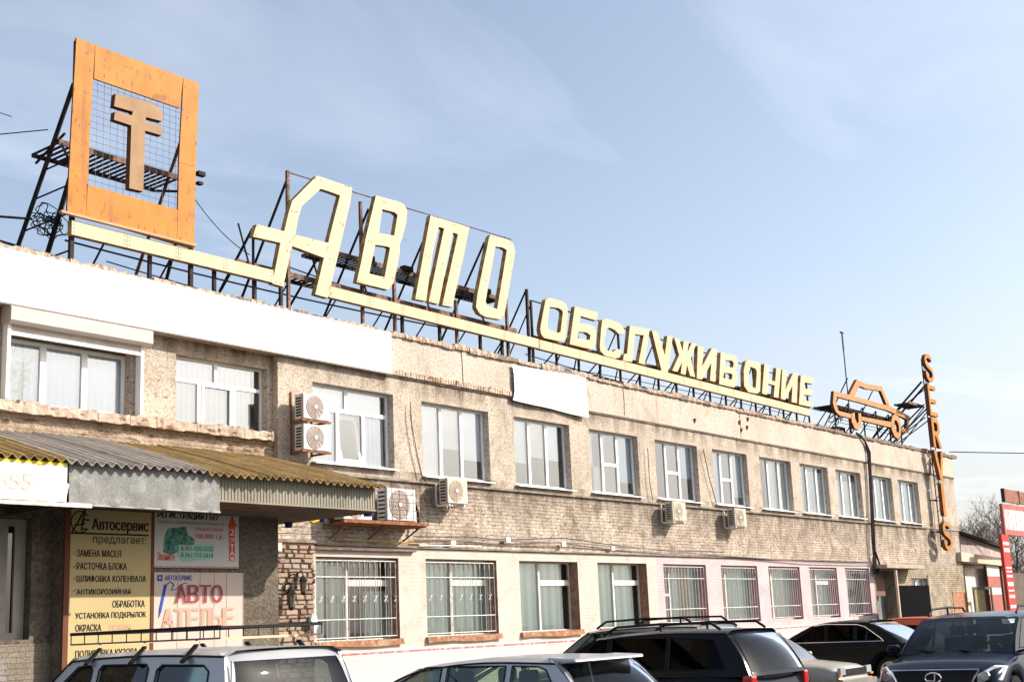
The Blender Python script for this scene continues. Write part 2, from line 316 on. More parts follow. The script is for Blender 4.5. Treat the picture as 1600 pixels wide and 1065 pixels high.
# ------------------------------------------------------------------ the building
B = thing('service_building', (30,0,0), 'long two storey service building of weathered render and brick with a brown parapet', 'building')
XE = 51.0; XB = 15.36; XL = 2.0
def wall_grid(mb, x0, x1, z0, z1, y, holes, depth=.22, mi=0, mr=0):
    """upright wall sheet with openings and their reveals"""
    xs = sorted({x0, x1, *[h[0] for h in holes], *[h[1] for h in holes]}); zs = sorted({z0, z1, *[h[2] for h in holes], *[h[3] for h in holes]})
    for a, b in zip(xs, xs[1:]):
        for c, d in zip(zs, zs[1:]):
            mx, mz = (a+b)/2, (c+d)/2
            if any(h[0] < mx < h[1] and h[2] < mz < h[3] for h in holes): continue
            mb.add([(a,y,c),(b,y,c),(b,y,d),(a,y,d)], [(0,1,2,3)], mi)
    for a, b, c, d in holes:
        Y = y+depth
        mb.add([(a,y,c),(a,Y,c),(a,Y,d),(a,y,d)], [(0,1,2,3)], mr); mb.add([(b,y,c),(b,y,d),(b,Y,d),(b,Y,c)], [(0,1,2,3)], mr)
        mb.add([(a,y,d),(a,Y,d),(b,Y,d),(b,y,d)], [(0,1,2,3)], mr); mb.add([(a,y,c),(b,y,c),(b,Y,c),(a,Y,c)], [(0,1,2,3)], mr)
    return mb
UPW = [(16.22,18.42,4.95,6.45)] + [(a, b, 4.86, 6.42) for a, b in ((19.27,21.46),(22.36,24.52),(25.35,27.53),(28.36,30.56),(31.40,33.45),(34.24,36.33),(36.95,39.02),(39.65,41.68),(42.48,44.45),(45.02,47.02))]
GRW = [(a, b, 1.60, 3.17) for a, b in ((16.25,18.46),(19.26,21.54),(22.34,24.57),(25.39,27.59),(28.39,30.58),(31.42,33.55),(34.25,36.33),(37.0,39.03),(39.68,41.6))]
# upper storey
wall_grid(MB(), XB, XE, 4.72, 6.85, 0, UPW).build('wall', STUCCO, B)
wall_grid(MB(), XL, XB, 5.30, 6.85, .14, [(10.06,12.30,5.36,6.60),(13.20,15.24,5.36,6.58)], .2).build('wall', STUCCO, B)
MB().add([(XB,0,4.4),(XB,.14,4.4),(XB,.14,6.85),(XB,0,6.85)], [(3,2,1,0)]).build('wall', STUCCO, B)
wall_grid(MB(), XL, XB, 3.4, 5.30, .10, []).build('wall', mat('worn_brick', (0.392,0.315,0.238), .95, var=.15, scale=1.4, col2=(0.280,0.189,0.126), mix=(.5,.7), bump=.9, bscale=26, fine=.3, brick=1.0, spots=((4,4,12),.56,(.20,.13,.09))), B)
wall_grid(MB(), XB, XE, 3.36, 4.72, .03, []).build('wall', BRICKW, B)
# parapet band, standing proud
MB().box((XL,-.055,6.85),(XE+.02,.30,7.66)).build('parapet', PARAPET, B)
box('string_course', (XB,-.035,6.815), (XE+.01,.02,6.848), CONC, B)
# ground floor in its paint zones
wall_grid(MB(), XB, 28.06, 1.44, 3.357, .0, GRW[:4], .32, mr=1).build('wall', [PEACH, BROWNR], B)
wall_grid(MB(), 28.06, 41.95, 1.44, 3.357, .0, GRW[4:], .32, mr=1).build('wall', [PINK, MAGENTA], B)
wall_grid(MB(), XB, 41.95, 0, 1.40, -.06, []).build('plinth', PLINTH, B)
MB().add([(XB,-.06,1.40),(41.95,-.06,1.40),(41.95,.0,1.44),(XB,.0,1.44)], [(0,1,2,3)]).build('plinth_top', PEACH, B)
box('painted_stripe', (XB,-.066,1.355), (41.95,-.0,1.385), MAROON, B)
wall_grid(MB(), 41.95, XE, 0, 3.357, .02, [(42.15,44.05,0,3.12),(45.4,47.1,1.55,2.85)], .5).build('wall', BRICKG, B)
wall_grid(MB(), XL, XB, 0, 3.4, .0, []).build('wall', ROUGHCAST, B)
MB().add([(XE,0,0),(XE,14,0),(XE,14,7.66),(XE,0,7.66)], [(0,1,2,3)]).build('end_wall', BRICKG, B)
MB().add([(XL,14,0),(XE,14,0),(XE,14,7.66),(XL,14,7.66)], [(0,1,2,3)]).build('rear_wall', BRICKG, B)
MB().add([(XL,0,0),(XL,14,0),(XL,14,7.66),(XL,0,7.66)], [(0,1,2,3)]).build('end_wall', BRICKG, B)
box('roof', (XL+.02,.3,7.3), (XE-.02,13.98,7.5), ROOFD, B)
box('floor_slab', (XL+.05,.35,3.6), (XE-.05,3.0,3.9), CONC, B)
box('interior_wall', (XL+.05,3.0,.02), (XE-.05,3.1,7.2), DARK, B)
box('bare_brick_patch', (49.5,.0,1.0), (50.96,.018,2.35), REDBR, B)
MB().box((XB,-.03,4.70),(47.5,.028,4.745)).build('ledge', CONC, B)
for zz, dd in ((3.372,.05),): MB().box((XB+.9,-dd,zz),(41.95,.028,zz+.035)).build('ledge', CONC, B)
mb = MB(); x = 18.32
while x < 22.2:
    w = random.uniform(.062,.075); h = random.uniform(.085,.13); mb.box((x,-.072-random.uniform(0,.012),6.852),(x+w,-.05,6.852+h)); x += w+random.uniform(.012,.02)
mb.build('soldier_course', COPING, B, kind='stuff')
for x_, za, zb_ in ((20.55,6.55,7.62),(26.9,6.9,7.6),(33.1,6.88,7.62)): MB().path([(x_,-.062,zb_),(x_+.02,-.062,(za+zb_)/2),(x_-.01,-.062 if za > 6.84 else -.06,za)], .007, 4).build('crack', mat('crack_dark', (.10,.075,.055), .95), B)
# coping stones, one by one
cx_ = XL; kinds = []
for v in range(6):
    rr = random.Random(v); me = None
    mb = MB(); nx = 5
    top = [rr.uniform(-.025,.015) for _ in range(nx+1)]; fr = [rr.uniform(-.012,.02) for _ in range(nx+1)]; lowz = [rr.uniform(-.012,.008) for _ in range(nx+1)]
    for k in range(nx+1):
        x = k/nx; mb.v += [Vector((x, fr[k]-.11, lowz[k])), Vector((x, fr[k]-.10, .11+top[k])), Vector((x, .36, .15+top[k])), Vector((x,.36,0))]
    for k in range(nx):
        a = 4*k; mb.f += [(a,a+4,a+5,a+1),(a+1,a+5,a+6,a+2),(a+2,a+6,a+7,a+3),(a+3,a+7,a+4,a)]
    mb.f += [(0,1,2,3), (4*nx,4*nx+3,4*nx+2,4*nx+1)]; mb.i = [0]*len(mb.f)
    for m_ in (COPING, COPING2):
        me = bpy.data.meshes.new('coping_stone'); me.from_pydata(mb.v, [], mb.f); me.materials.append(m_); kinds.append(me)
while cx_ < XE+.05:
    w = random.uniform(.28,.52); v = random.randrange(6)
    o = bpy.data.objects.new('coping_stone', kinds[v*2 + (1 if cx_ > 38 or random.random() < .12 else 0)]); COL.objects.link(o); o.parent = B
    o.location = Vector((cx_, random.uniform(-.012,.012), 7.645+random.uniform(-.012,.01)))-origin(B); o.scale = (w-.014, random.uniform(.94,1.06), random.uniform(.7,1.25)); o.rotation_euler = (random.uniform(-.03,.03), random.uniform(-.035,.035), random.uniform(-.03,.03)); cx_ += w
# worn ledge blocks below the two left windows
lx = XL
while lx < 15.2:
    w = min(random.uniform(.35,.7), 15.24-lx); h = random.uniform(-.025,.02)
    mb = MB(); n_ = 6
    for k in range(n_+1):
        x = lx+w*k/n_-(.008 if k == n_ else 0); r1 = random.uniform(-.008,.012); r2 = random.uniform(-.015,.015)
        mb.v += [Vector((x,-.05+r1,5.22+r2)), Vector((x,-.045+r1,5.40+h+random.uniform(-.02,.01))), Vector((x,.36,5.40+h)), Vector((x,.3,5.24))]
    for k in range(n_):
        a = 4*k; mb.f += [(a,a+4,a+5,a+1),(a+1,a+5,a+6,a+2),(a+3,a+7,a+4,a)]
    mb.f += [(0,1,2,3),(4*n_,4*n_+3,4*n_+2,4*n_+1)]; mb.i = [0]*len(mb.f)
    mb.build('ledge_block', COPING, B); lx += w
# rust spots with bolts on the parapet
for px, py in ((1085,657),(1158,672),(1167,668),(1155,660),(1168,655)):
    p = W(px, py, -.06); MB().tube(p+Vector((-.0,-.03,.06)), p+Vector((0,.01,-.05)), .035, 6).build('rusty_anchor', RUST, B)

# ------------------------------------------------------------------ windows
def pane(win, a, b, c, d, y, m=GLASS):
    return MB().add([(a,y,c),(b,y,c),(b,y,d),(a,y,d)], [(0,1,2,3)]).build('pane', m, win)
def window(x0, x1, z0, z1, y, lights, blinds=(), m=PVC, fw=.055, sill=PVC, gl=GLASS, top=None, blindm=BLIND, extra=None, name='window'):
    """lights: list of (a,b,c,d) fractions; frame bars run between them"""
    mb = MB(); X = lambda f: x0+(x1-x0)*f; Z = lambda f: z0+(z1-z0)*f
    mb.prism([(x0,y,z0),(x1,y,z0),(x1,y,z1),(x0,y,z1)], [[(X(a)+fw/2,y,Z(c)+fw/2),(X(b)-fw/2,y,Z(c)+fw/2),(X(b)-fw/2,y,Z(d)-fw/2),(X(a)+fw/2,y,Z(d)-fw/2)] for a,b,c,d in lights], (0,.06,0), 0, 0)
    win = mb.build(name, m, B)
    for a,b,c,d in lights: pane(win, X(a)+fw/2-.005, X(b)-fw/2+.005, Z(c)+fw/2-.005, Z(d)-fw/2+.005, y+.03, gl)
    for a,b,c,d,bm in blinds:
        if bm is BLIND: bm = random.choice(BLINDS)
        if bm is ROLLER: bm = random.choice(ROLLERS)
        if bm in (ROLLERS+[BRBLIND]) and c > .01: c = min(.9, max(.03, c+random.uniform(-.10,.10)))
        nn = 14; vs = []; 
        for k in range(nn+1):
            f = a+(b-a)*k/nn; yy = y+.085+(.012*sin(k*2.6) if bm in (CURT, CURTB, SHEER) else 0); vs += [(X(f),yy,Z(c)),(X(f),yy,Z(d))]
        obj('curtain' if bm in (CURT, CURTB, SHEER) else 'blind', vs, [(2*k,2*k+2,2*k+3,2*k+1) for k in range(nn)], bm, win, smooth=True)
    if sill: MB().add([(x0-.04,y-.27,z0-.035),(x1+.04,y-.27,z0-.035),(x1+.04,y+.01,z0+.005),(x0-.04,y+.01,z0+.005),
                       (x0-.04,y-.27,z0-.06),(x1+.04,y-.27,z0-.06),(x1+.04,y+.01,z0-.02),(x0-.04,y+.01,z0-.02)],
                      [(0,1,2,3),(4,5,1,0),(7,6,5,4),(5,6,2,1),(4,0,3,7)]).build('sill', sill, win)
    return win
T3 = [(0,.345,0,1),(.345,.655,0,1),(.655,1,0,1)]
e = .004
# window 1 behind the shutter, window 2
w1 = window(10.06+e, 12.30-e, 5.40, 6.42, .30, [(0,.33,0,1),(.33,.66,0,1),(.66,1,0,1)], [(.0,1,0,1,BLIND)], fw=.1, sill=None)
MB().add([(10.07,.30,6.42),(12.29,.30,6.42),(12.29,.30,6.6),(10.07,.30,6.6)], [(0,1,2,3)]).build('head_board', mat('green_board', (.16,.17,.12), .9), w1)
w2 = window(13.20+e, 15.24-e, 5.40, 6.58-e, .30, [(0,.48,.66,1),(.48,1,.66,1),(0,.30,0,.66),(.30,.68,0,.66),(.68,1,0,.66)], [(0,.9,0,1,BLIND)], fw=.065, sill=None)
MB().prism([(13.2+2.04*a,.285,5.40+1.17*c) for a, c in ((.325,.02),(.655,.02),(.655,.64),(.325,.64))], [[(13.2+2.04*a,.285,5.40+1.17*c) for a, c in ((.35,.05),(.63,.05),(.63,.61),(.35,.61))]], (0,.02,0), 0, 0).build('sash', PVC, w2)
# window 3: transom lights, tilted middle sash
w3 = window(16.22+e, 18.42-e, 4.95, 6.45-e, .16, [(0,.47,.70,1),(.47,1,.70,1),(0,.36,0,.70),(.36,.68,0,.70),(.68,1,0,.70)], [(0,.36,0,1,BLIND),(.36,.95,.70,1,BLIND),(.66,.97,.0,.70,BLIND)], fw=.08)
mb = MB(); sx0, sx1, sz0, sz1 = 16.22+2.2*.385, 16.22+2.2*.655, 5.0, 5.94
def tl(x, z): return (x, .155-(0)*(z-sz0)+(z-sz0)*.16, z)
mb.prism([tl(sx0,sz0),tl(sx1,sz0),tl(sx1,sz1),tl(sx0,sz1)], [[tl(sx0+.07,sz0+.07),tl(sx1-.07,sz0+.07),tl(sx1-.07,sz1-.07),tl(sx0+.07,sz1-.07)]], (0,.05,0), 0, 0).build('open_sash', PVC, w3)
specs = [
 [(0,.345,.0,1,ROLLER),(.345,.655,.42,1,ROLLER),(.655,1,.24,1,ROLLER)],
 [(0,.33,.42,1,ROLLER),(.345,.655,.38,1,ROLLER),(.655,.93,.42,1,ROLLER)],
 [(0,.33,.5,1,ROLLER),(.2,.33,0,1,BLIND),(.345,.655,0,1,BRBLIND),(.655,1,.22,1,BLIND)],
 [(0,.1,.0,1,BLIND),(.345,.655,0,1,BRBLIND),(.655,1,.42,1,BLIND)],
 [(0,.33,0,1,BLIND),(.345,.655,0,1,BRBLIND),(.655,1,.18,1,BLIND)],
 [(0,.2,0,1,CURT),(.34,.66,0,1,CURT),(.8,1,0,1,CURT)],
 [(0,.3,0,1,CURT),(.5,1,0,.9,CURT)],
 [(0,1,0,.8,CURT)], [(.2,1,0,.95,CURT)], [(0,1,0,.92,CURT)], ]
for k, (a, b, c, d) in enumerate(UPW[1:]):
    lt = T3 if k < 5 else [(0,.38,0,1),(.38,.72,0,1),(.72,1,0,1)]
    if 2 <= k <= 4: lt = [(0,.345,0,1),(.345,.655,0,.48),(.345,.655,.48,1),(.655,1,0,1)]
    window(a+e, b-e, c+.02, d-e, .16, lt, specs[k], fw=.078)
# ground windows
def bars(win, x0, x1, z0, z1, y, n, deco=True):
    mb = MB()
    for k in range(n+1):
        x = x0+(x1-x0)*k/n; mb.tube((x,y,z0),(x,y,z1),.0105,4); mb.tube((x,y,z1-.14),(x,y,z1-.05),.018,4)
        if deco and k % 2:
            zm = z0+(z1-z0)*.5
            for s in (-1,1): mb.tube((x-.045,y,zm-.06*s),(x+.045,y,zm+.06*s),.009,4)
    for f in (.01,.24,.78,.99): mb.tube((x0,y,z0+(z1-z0)*f),(x1,y,z0+(z1-z0)*f),.010,4)
    mb.build('grille', BARW, win)
gs = [ [(0,.22,0,1,CURT),(.26,.5,.0,.9,SHEER),(.7,.99,0,.6,SHEER)], [(0,.42,0,1,CURT),(.46,.8,0,.95,CURT),(.8,1,0,1,SHEER)], [(0,.9,0,1,CURT)], [(0,.9,0,1,CURT)],
       [(0,.22,0,1,CURTB),(.22,.55,0,1,CURT),(.55,.8,0,1,CURTB),(.8,1,0,1,CURT)], [(0,1,0,1,CURT)], [(0,.16,0,1,CURTB),(.16,1,0,1,CURT)], [(0,1,0,1,CURT)], [(0,.45,0,1,CURT),(.45,.75,0,.4,CURTB)] ]
for k, (a, b, c, d) in enumerate(GRW):
    lt = [(0,.46,0,1),(.46,1,0,.68),(.46,1,.72,1)] if k in (0,1,2,3,7) else [(0,.30,0,1),(.30,1,0,1)]
    if k == 4: lt = [(0,.30,0,.5),(0,.30,.5,1),(.30,1,0,1)]
    win = window(a+e, b-e, c+.01, d-e, .25, lt, gs[k], m=OLDW, fw=.06, sill=None, gl=GLASSG)
    if k in (0,1,4,5,6,7,8): bars(win, a+.03, b-.03, c+.06, d-.05, .055, (15,14,13,14,14,13,13)[(0,1,4,5,6,7,8).index(k)], k in (0,1))
    if k < 4:
        mb = MB(); nn = 8
        for j in range(nn+1):
            x = a-.05+(b-a+.1)*j/nn; r = random.uniform(-.012,.012); h = .03*sin(j*.9)
            mb.v += [Vector((x,-.07+r,c-.10+h*.5)), Vector((x,-.05+r,c+.015+h*.3)), Vector((x,.12,c+.02))]
        for j in range(nn): q = 3*j; mb.f += [(q,q+3,q+4,q+1),(q+1,q+4,q+5,q+2)]
        mb.i = [0]*len(mb.f); mb.build('sill', RUSTY_SILL, win)
# far end window of the ground floor
window(45.4+e, 47.1-e, 1.56, 2.85-e, .18, [(0,.5,0,1),(.5,1,0,1)], [(0,.4,0,1,CURT),(.6,1,0,1,CURT)], m=PVC, fw=.09, sill=None)
# doorway: canopy slab, door frame
box('door_canopy', (41.9,-.55,3.16), (45.3,-.0,3.28), mat('door_canopy', (.36,.30,.24), .9, var=.15, scale=3), B)
MB().box((42.15,.5,0),(44.05,.52,3.12)).build('doorway', DARK, B)
box('transom_board', (42.2,.30,2.25), (43.6,.34,2.85), mat('brown_board', (.20,.11,.08), .8), B)
box('door_leaf', (42.2,.28,.1), (42.7,.33,2.2), mat('tan_door', (.36,.27,.19), .8), B)

# entrance block under the canopy, set forward of the facade
VY = -1.05
wall_grid(MB(), XL, 10.36, 0, 3.95, -.80, [(8.2,10.04,1.86,3.56)], .2).build('porch_wall', ROUGHCAST, B)
wall_grid(MB(), XL, 10.37, 0, 1.80, -.815, []).build('porch_wall', LOWBRICK, B)
MB().box((10.36,VY,0),(14.42,-.01,3.95)).build('porch_wall', ROUGHCAST, B)
wp = MB().prism([(8.2,-.66,1.86),(10.03,-.66,1.86),(10.03,-.66,3.55),(8.2,-.66,3.55)], [[(8.3,-.66,1.96),(9.3,-.66,1.96),(9.3,-.66,3.45),(8.3,-.66,3.45)],[(9.38,-.66,1.96),(9.62,-.66,1.96),(9.62,-.66,3.45),(9.38,-.66,3.45)],[(9.75,-.66,1.96),(9.86,-.66,1.96),(9.86,-.66,3.45),(9.75,-.66,3.45)]], (0,.08,0), 0, 0).build('window', mat('grey_frame', (.30,.27,.23), .7), B)
pane(wp, 8.3, 9.86, 1.96, 3.45, -.62, glass('dark_glass', (.12,.14,.14), .05))
# stone cladding right of the entrance
SX0, SX1 = 14.60, 16.10
box('cladding_backing', (14.42,-.10,0), (16.10,-.005,3.40), mat('mortar', (.34,.26,.20), .95, bump=.5), B)
z = .1; st = []
for v in range(8):
    rr = random.Random(100+v); mb = MB(); g = lambda: rr.uniform(-.18,.18)
    mb.add([(0,.0,0),(1,.0,0),(1,.0,1),(0,.0,1),(.12+g()*.4,-1+g(),.14),(.88+g()*.4,-1+g(),.12),(.9+g()*.4,-1+g(),.86),(.1+g()*.3,-1+g(),.88)], [(0,1,5,4),(1,2,6,5),(2,3,7,6),(3,0,4,7),(4,5,6,7)])
    for m_ in STONES:
        me = bpy.data.meshes.new('stone'); me.from_pydata(mb.v, [], mb.f); me.materials.append(m_); st.append(me)
while z < 3.36:
    h = random.uniform(.055,.12); x = 14.60+random.uniform(-.1,0); first = True
    while x < SX1:
        w = random.uniform(.13,.36); a = max(x, SX0 if z > 1.0 else SX0); b = min(x+w, SX1)
        if b-a > .04:
            o = bpy.data.objects.new('stone', st[random.choices(range(32), [3 if k % 4 == 0 else 1.6 if k % 4 == 2 else 1 for k in range(32)])[0]]); COL.objects.link(o); o.parent = B
            o.location = Vector((a+.006,-.10,z+.005))-origin(B); o.scale = (b-a-.012, random.uniform(.03,.07), h-.012)
        x += w
    z += h
box('cladding_cap', (14.42,-.17,3.40), (16.12,0,3.45), CONC, B)
MB().box((14.45,-.13,.1),(14.60,-.10,2.72)).build('side_panel', mat('grey_metal', (.14,.13,.12), .6), B)

# ------------------------------------------------------------------ entrance canopy
CN = thing('entrance_canopy', (9,-2.6,3.7), 'entrance canopy of wavy asbestos sheets over ribbed metal fascia', 'canopy')
CX1 = 15.22; EY = -2.56; EZ = 4.17; WZ = 4.90
def sheet(x0, x1, lift, m):
    mb = MB(); n = int((x1-x0)/.026); A = .032
    for k in range(n+1):
        x = x0+(x1-x0)*k/n; s = A*sin(x*2*pi/.152)
        for yy, zz in ((EY-.20, EZ-.065), (-1.3, (EZ+WZ)/2+.01), (.06, WZ+.02)):
            mb.v += [Vector((x,yy,zz+s+lift)), Vector((x,yy,zz+s+lift-.012))]
    for k in range(n):
        a = 6*k; b = a+6
        mb.f += [(a,b,b+2,a+2),(a+2,b+2,b+4,a+4),(a+1,a+3,b+3,b+1),(a+3,a+5,b+5,b+3),(a,a+1,b+1,b)]
    mb.f += [(0,2,3,1),(2,4,5,3)]; k = 6*n; mb.f += [(k,k+1,k+3,k+2),(k+2,k+3,k+5,k+4)]
    mb.i = [0]*len(mb.f); return mb.build('roof_sheet', m, CN, smooth=False)
xs_ = [5.0,6.1,7.2,8.3,9.35,10.5,11.65,12.8,13.95,CX1+.06]; ms_ = [SHEETY,SHEETW,SHEETY,SHEETY,SHEETW,SHEETW,SHEETY,SHEETY,SHEETY]
for k in range(9): sheet(xs_[k]-.04, xs_[k+1], .004*(k%3)+.016*(k%2), ms_[k])
mb = MB(); x = 5.0; k = 0
while x < CX1-.01:
    d = [0,.0,.010,.010][k%4]; d2 = [0,.0,.010,.010][(k+1)%4]; w = [.026,.008,.020,.008][k%4]; x2 = min(x+w, CX1)
    mb.add([(x,EY+d,3.745),(x2,EY+d2,3.745),(x2,EY+d2,4.14),(x,EY+d,4.14)], [(0,1,2,3)]); x = x2; k += 1
mb.build('fascia', FASCIA, CN)
mb = MB(); yy = EY; k = 0
mb.add([(CX1,EY,3.745),(CX1,-.0,3.745),(CX1,-.0,4.84),(CX1,EY,4.10)], [(0,1,2,3)]); mb.build('side_fascia', FASCIA, CN)
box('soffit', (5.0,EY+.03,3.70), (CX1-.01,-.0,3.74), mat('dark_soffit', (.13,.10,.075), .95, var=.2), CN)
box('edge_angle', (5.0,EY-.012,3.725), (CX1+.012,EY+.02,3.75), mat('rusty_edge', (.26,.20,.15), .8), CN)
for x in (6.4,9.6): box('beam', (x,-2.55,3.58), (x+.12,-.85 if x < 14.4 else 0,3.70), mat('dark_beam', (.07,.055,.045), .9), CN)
# fabric and letter panel hung on the fascia
fb = thing('fabric_panel', (10.7,-2.66,3.55), 'plain grey fabric panel hung over the canopy fascia', 'panel')
mb = MB(); n = 30
for k in range(n+1):
    x = 9.42+(11.89-9.42)*k/n; t = .012*sin(k*1.3)+.008*sin(k*3.1)
    mb.v += [Vector((x,-2.665+t,3.56+.004*sin(k*.9))), Vector((x,-2.655+t*.5,3.82)), Vector((x,-2.645,4.085+.03*abs(sin(x*pi/.152))))]
for k in range(n): a = 3*k; mb.f += [(a,a+3,a+4,a+1),(a+1,a+4,a+5,a+2)]
mb.i = [0]*len(mb.f); o = mb.build('cloth', FABRIC, fb, smooth=True)
MB().box((9.40,-2.668,3.548),(11.90,-2.640,3.572)).build('hem', mat('hem', (.34,.31,.27), .9), fb)
ls = thing('letter_panel', (8.3,-2.68,3.55), 'white panel edged in yellow ending in the outlined characters ЛЬ55', 'sign')
box('panel', (6.2,-2.70,3.58), (9.36,-2.66,4.05), mat('bright_white', (.86,.84,.78), .5, var=.02), ls)
box('border', (6.2,-2.705,4.05), (9.36,-2.66,4.085), mat('yellow_border', (.80,.65,.05), .5), ls)
box('orange_mark', (8.92,-2.704,4.03), (9.02,-2.70,4.075), mat('orange_mark', (.75,.30,.05), .5), ls)
lettering_split('ЛЬ55', ls, mat('pale_outline', (.50,.43,.38), .6), W(-26,750,-2.706).x, W(53,755,-2.706).x, W(25,764,-2.706).z, W(25,738,-2.706).z, -2.706, .10)
box('lower_rail', (6.2,-2.69,3.52), (9.75,-2.66,3.575), mat('white_rail', (.74,.70,.66), .6, col2=(.5,.4,.32), scale=5), ls)
obj('torn_sticker', [W(100,752,-2.69), W(108,756,-2.69), W(104,775,-2.69), W(97,778,-2.69)], [(3,2,1,0)], mat('sticker', (.78,.68,.64), .6), ls)

# signs on the entrance block
def wsign(name, label, cat, px0, px1, z0, z1, y, m, th=.03, fr=None):
    x0 = W(px0, 880, y).x; x1 = W(px1, 880, y).x
    t = thing(name, ((x0+x1)/2, y, z0), label, cat); box('panel', (x0,y,z0), (x1,y+th,z1), m, t); return t, x0, x1
SY = -1.09
ys, x0, x1 = wsign('service_list_sign', 'tall yellow sign listing car services in black lettering', 'sign', 109, 236, .75, 3.69, SY, YSIGN)
box('side_frame', (x0-.09,SY-.012,.75), (x0-.005,SY+.05,3.69), mat('rust_frame', (.14,.055,.035), .8), ys)
box('side_frame', (x1+.0,SY-.012,.75), (x1+.045,SY+.05,3.69), mat('rust_frame'), ys)
def yl(txt, pxa, pxb, ya, yb, m=BLACKI, bold=.012):
    y = SY-.004; a = W(pxa, (ya+yb)/2, y); b = W(pxb, (ya+yb)/2, y); zt = W((pxa+pxb)/2, ya, y).z; zb = W((pxa+pxb)/2, yb, y).z
    return lettering(txt, ys, m, a.x, b.x, zb, zt, y, bold)
yl('Автосервис', 144, 232, 811, 833, bold=.03); yl('предлагает:', 145, 229, 839, 852)
MB().box((W(112,834,SY).x,SY-.005,W(170,834,SY).z-.012),(W(232,834,SY).x,SY-.001,W(170,834,SY).z+.012)).build('underline', BLACKI, ys)
for t_, a, b, c in (('ЗАМЕНА МАСЕЛ',120,189,864),('РАСТОЧКА БЛОКА',120,198,884),('ШЛИФОВКА КОЛЕНВАЛА',120,228,903.5),('АНТИКОРОЗИЙНАЯ',120,204,922.5),('ОБРАБОТКА',176,226,942.5),('УСТАНОВКА ПОДКРЫЛОК',118,228,961),('ОКРАСКА',118,158,980),('ПОЛИРОВКА КУЗОВА',118,215,1019)):
    yl(t_, a, b, c-5.5, c+5.5, bold=.016)
yl('ПОЛНАЯ', 172, 204, 974.5, 985.5, PALER, .0); yl('РЕМОНТ', 118, 154, 1038, 1049); yl('РАЗНЫХ СОЕДИНЕНИЙ', 134, 224, 1050, 1061, mat('brown_ink', (.30,.14,.07), .7))
for yy in (864,884,903,922):
    p = W(116, yy, SY-.004); MB().tube(p+Vector((-.02,0,.0)), p+Vector((0,0,-.02)), .004, 4).tube(p+Vector((0,0,-.02)), p+Vector((.035,0,.035)), .004, 4).build('tick', REDI, ys)
mb = MB(); cc_ = W(125.5, 815, SY-.006); R_ = .155   # round emblem with the letters A and C
for k in range(20):
    a0, a1 = radians(35+k*14.5), radians(35+(k+1)*14.5); mb.tube(cc_+Vector((cos(a0)*R_*.95,0,sin(a0)*R_)), cc_+Vector((cos(a1)*R_*.95,0,sin(a1)*R_)), .008, 4)
for a, b in (((-.14,-.17),(.08,.19)),((.08,.19),(.02,-.13)),((-.09,-.05),(.08,-.02)),((.04,.04),(.15,.03)),((.04,.04),(.03,-.1)),((.03,-.1),(.13,-.1))):
    mb.tube(cc_+Vector((a[0],0,a[1])), cc_+Vector((b[0],0,b[1])), .011, 4)
mb.build('emblem', BLACKI, ys)
s2, x0, x1 = wsign('registration_banner', 'white banner with green jeep, phone numbers and red arrow to floor two', 'banner', 241, 373, 2.86, 3.78, SY, WSIGN, .015)
def l2(par, txt, pxa, pxb, ya, yb, m, bold=.01, it=0.):
    y = SY-.004; a = W(pxa,(ya+yb)/2,y); b = W(pxb,(ya+yb)/2,y); return lettering(txt, par, m, a.x, b.x, W((pxa+pxb)/2,yb,y).z, W((pxa+pxb)/2,ya,y).z, y, bold, italic=it)
l2(s2, 'РЕГИСТРАЦИЯ ГБО', 246, 340, 801, 812, BLACKI, .03, .15); l2(s2, 'ЗАМЕНА УСИЛЕННОЙ КОНСТРУКЦИИ ТС', 246, 350, 814, 819, BLACKI)
l2(s2, 'ПЕРЕОБОРУДОВАНИЕ', 304, 349, 824, 830, REDI, .01); l2(s2, '100.000 т.р.', 305, 349, 834, 843, REDI, .02)
def px_poly(par, name, pts, m, y, th=(0,.002,0), holes=()):
    return MB().prism([W(a,b,y) for a, b in pts], [[W(a,b,y) for a, b in h] for h in holes], th, 0, 0).build(name, m, par)
px_poly(s2, 'jeep_print', [(257,838),(262,825),(290,822),(294,835),(304,842),(303,852),(280,850),(278,862),(266,866),(255,862)], GREENI, SY-.003)
px_poly(s2, 'phone_print', [(280,852),(336,848),(332,872),(285,878),(278,868)], TEALI, SY-.005)
y_ = SY-.006
for t_, a, b in (('8-951-020-0102',851,861),('8-961-710-0414',861,872)):
    p = W(283,(a+b)/2,y_); q = W(333,(a+b)/2-1,y_); lettering(t_, s2, BLACKI, p.x, q.x, p.z-.035, p.z+.035, -1.0965, .01)
l2(s2, 'Звоните', 246, 273, 862, 875, REDI, .02)
px_poly(s2, 'arrow_print', [(363,805),(371,822),(367,823),(367,876),(358,876),(358,823),(356,822)], REDI, SY-.003)
for c_, a, b in (('2',826,836),('Э',840,848),('Т',850,858),('А',860,867),('Ж',869,875)): l2(s2, c_, 359.5, 366, a, b, mat('white_ink', (.8,.78,.74), .7), .02)
for zz in (2.875, 3.765):
    mb = MB(); n = 36
    for k in range(n): xa = x0+(x1-x0)*(k+.1)/n; mb.box((xa,SY-.004,zz-.012),(xa+(x1-x0)*.5/n,SY-.001,zz+.012))
    mb.build('lacing', REDI, s2)
s3, x0, x1 = wsign('atelier_sign', 'beige planked sign reading АВТО АТЕЛЬЕ in plum letters', 'sign', 241, 380, 1.55, 2.79, SY, BEIGESIGN)
mb = MB()
for f in (0,.25,.5,.66,.8,.995): xa = x0+(x1-x0)*f; mb.box((xa,SY-.006,1.55),(xa+.008,SY-.001,2.79))
mb.build('trim_strip', mat('seam', (.50,.38,.30), .7), s3)
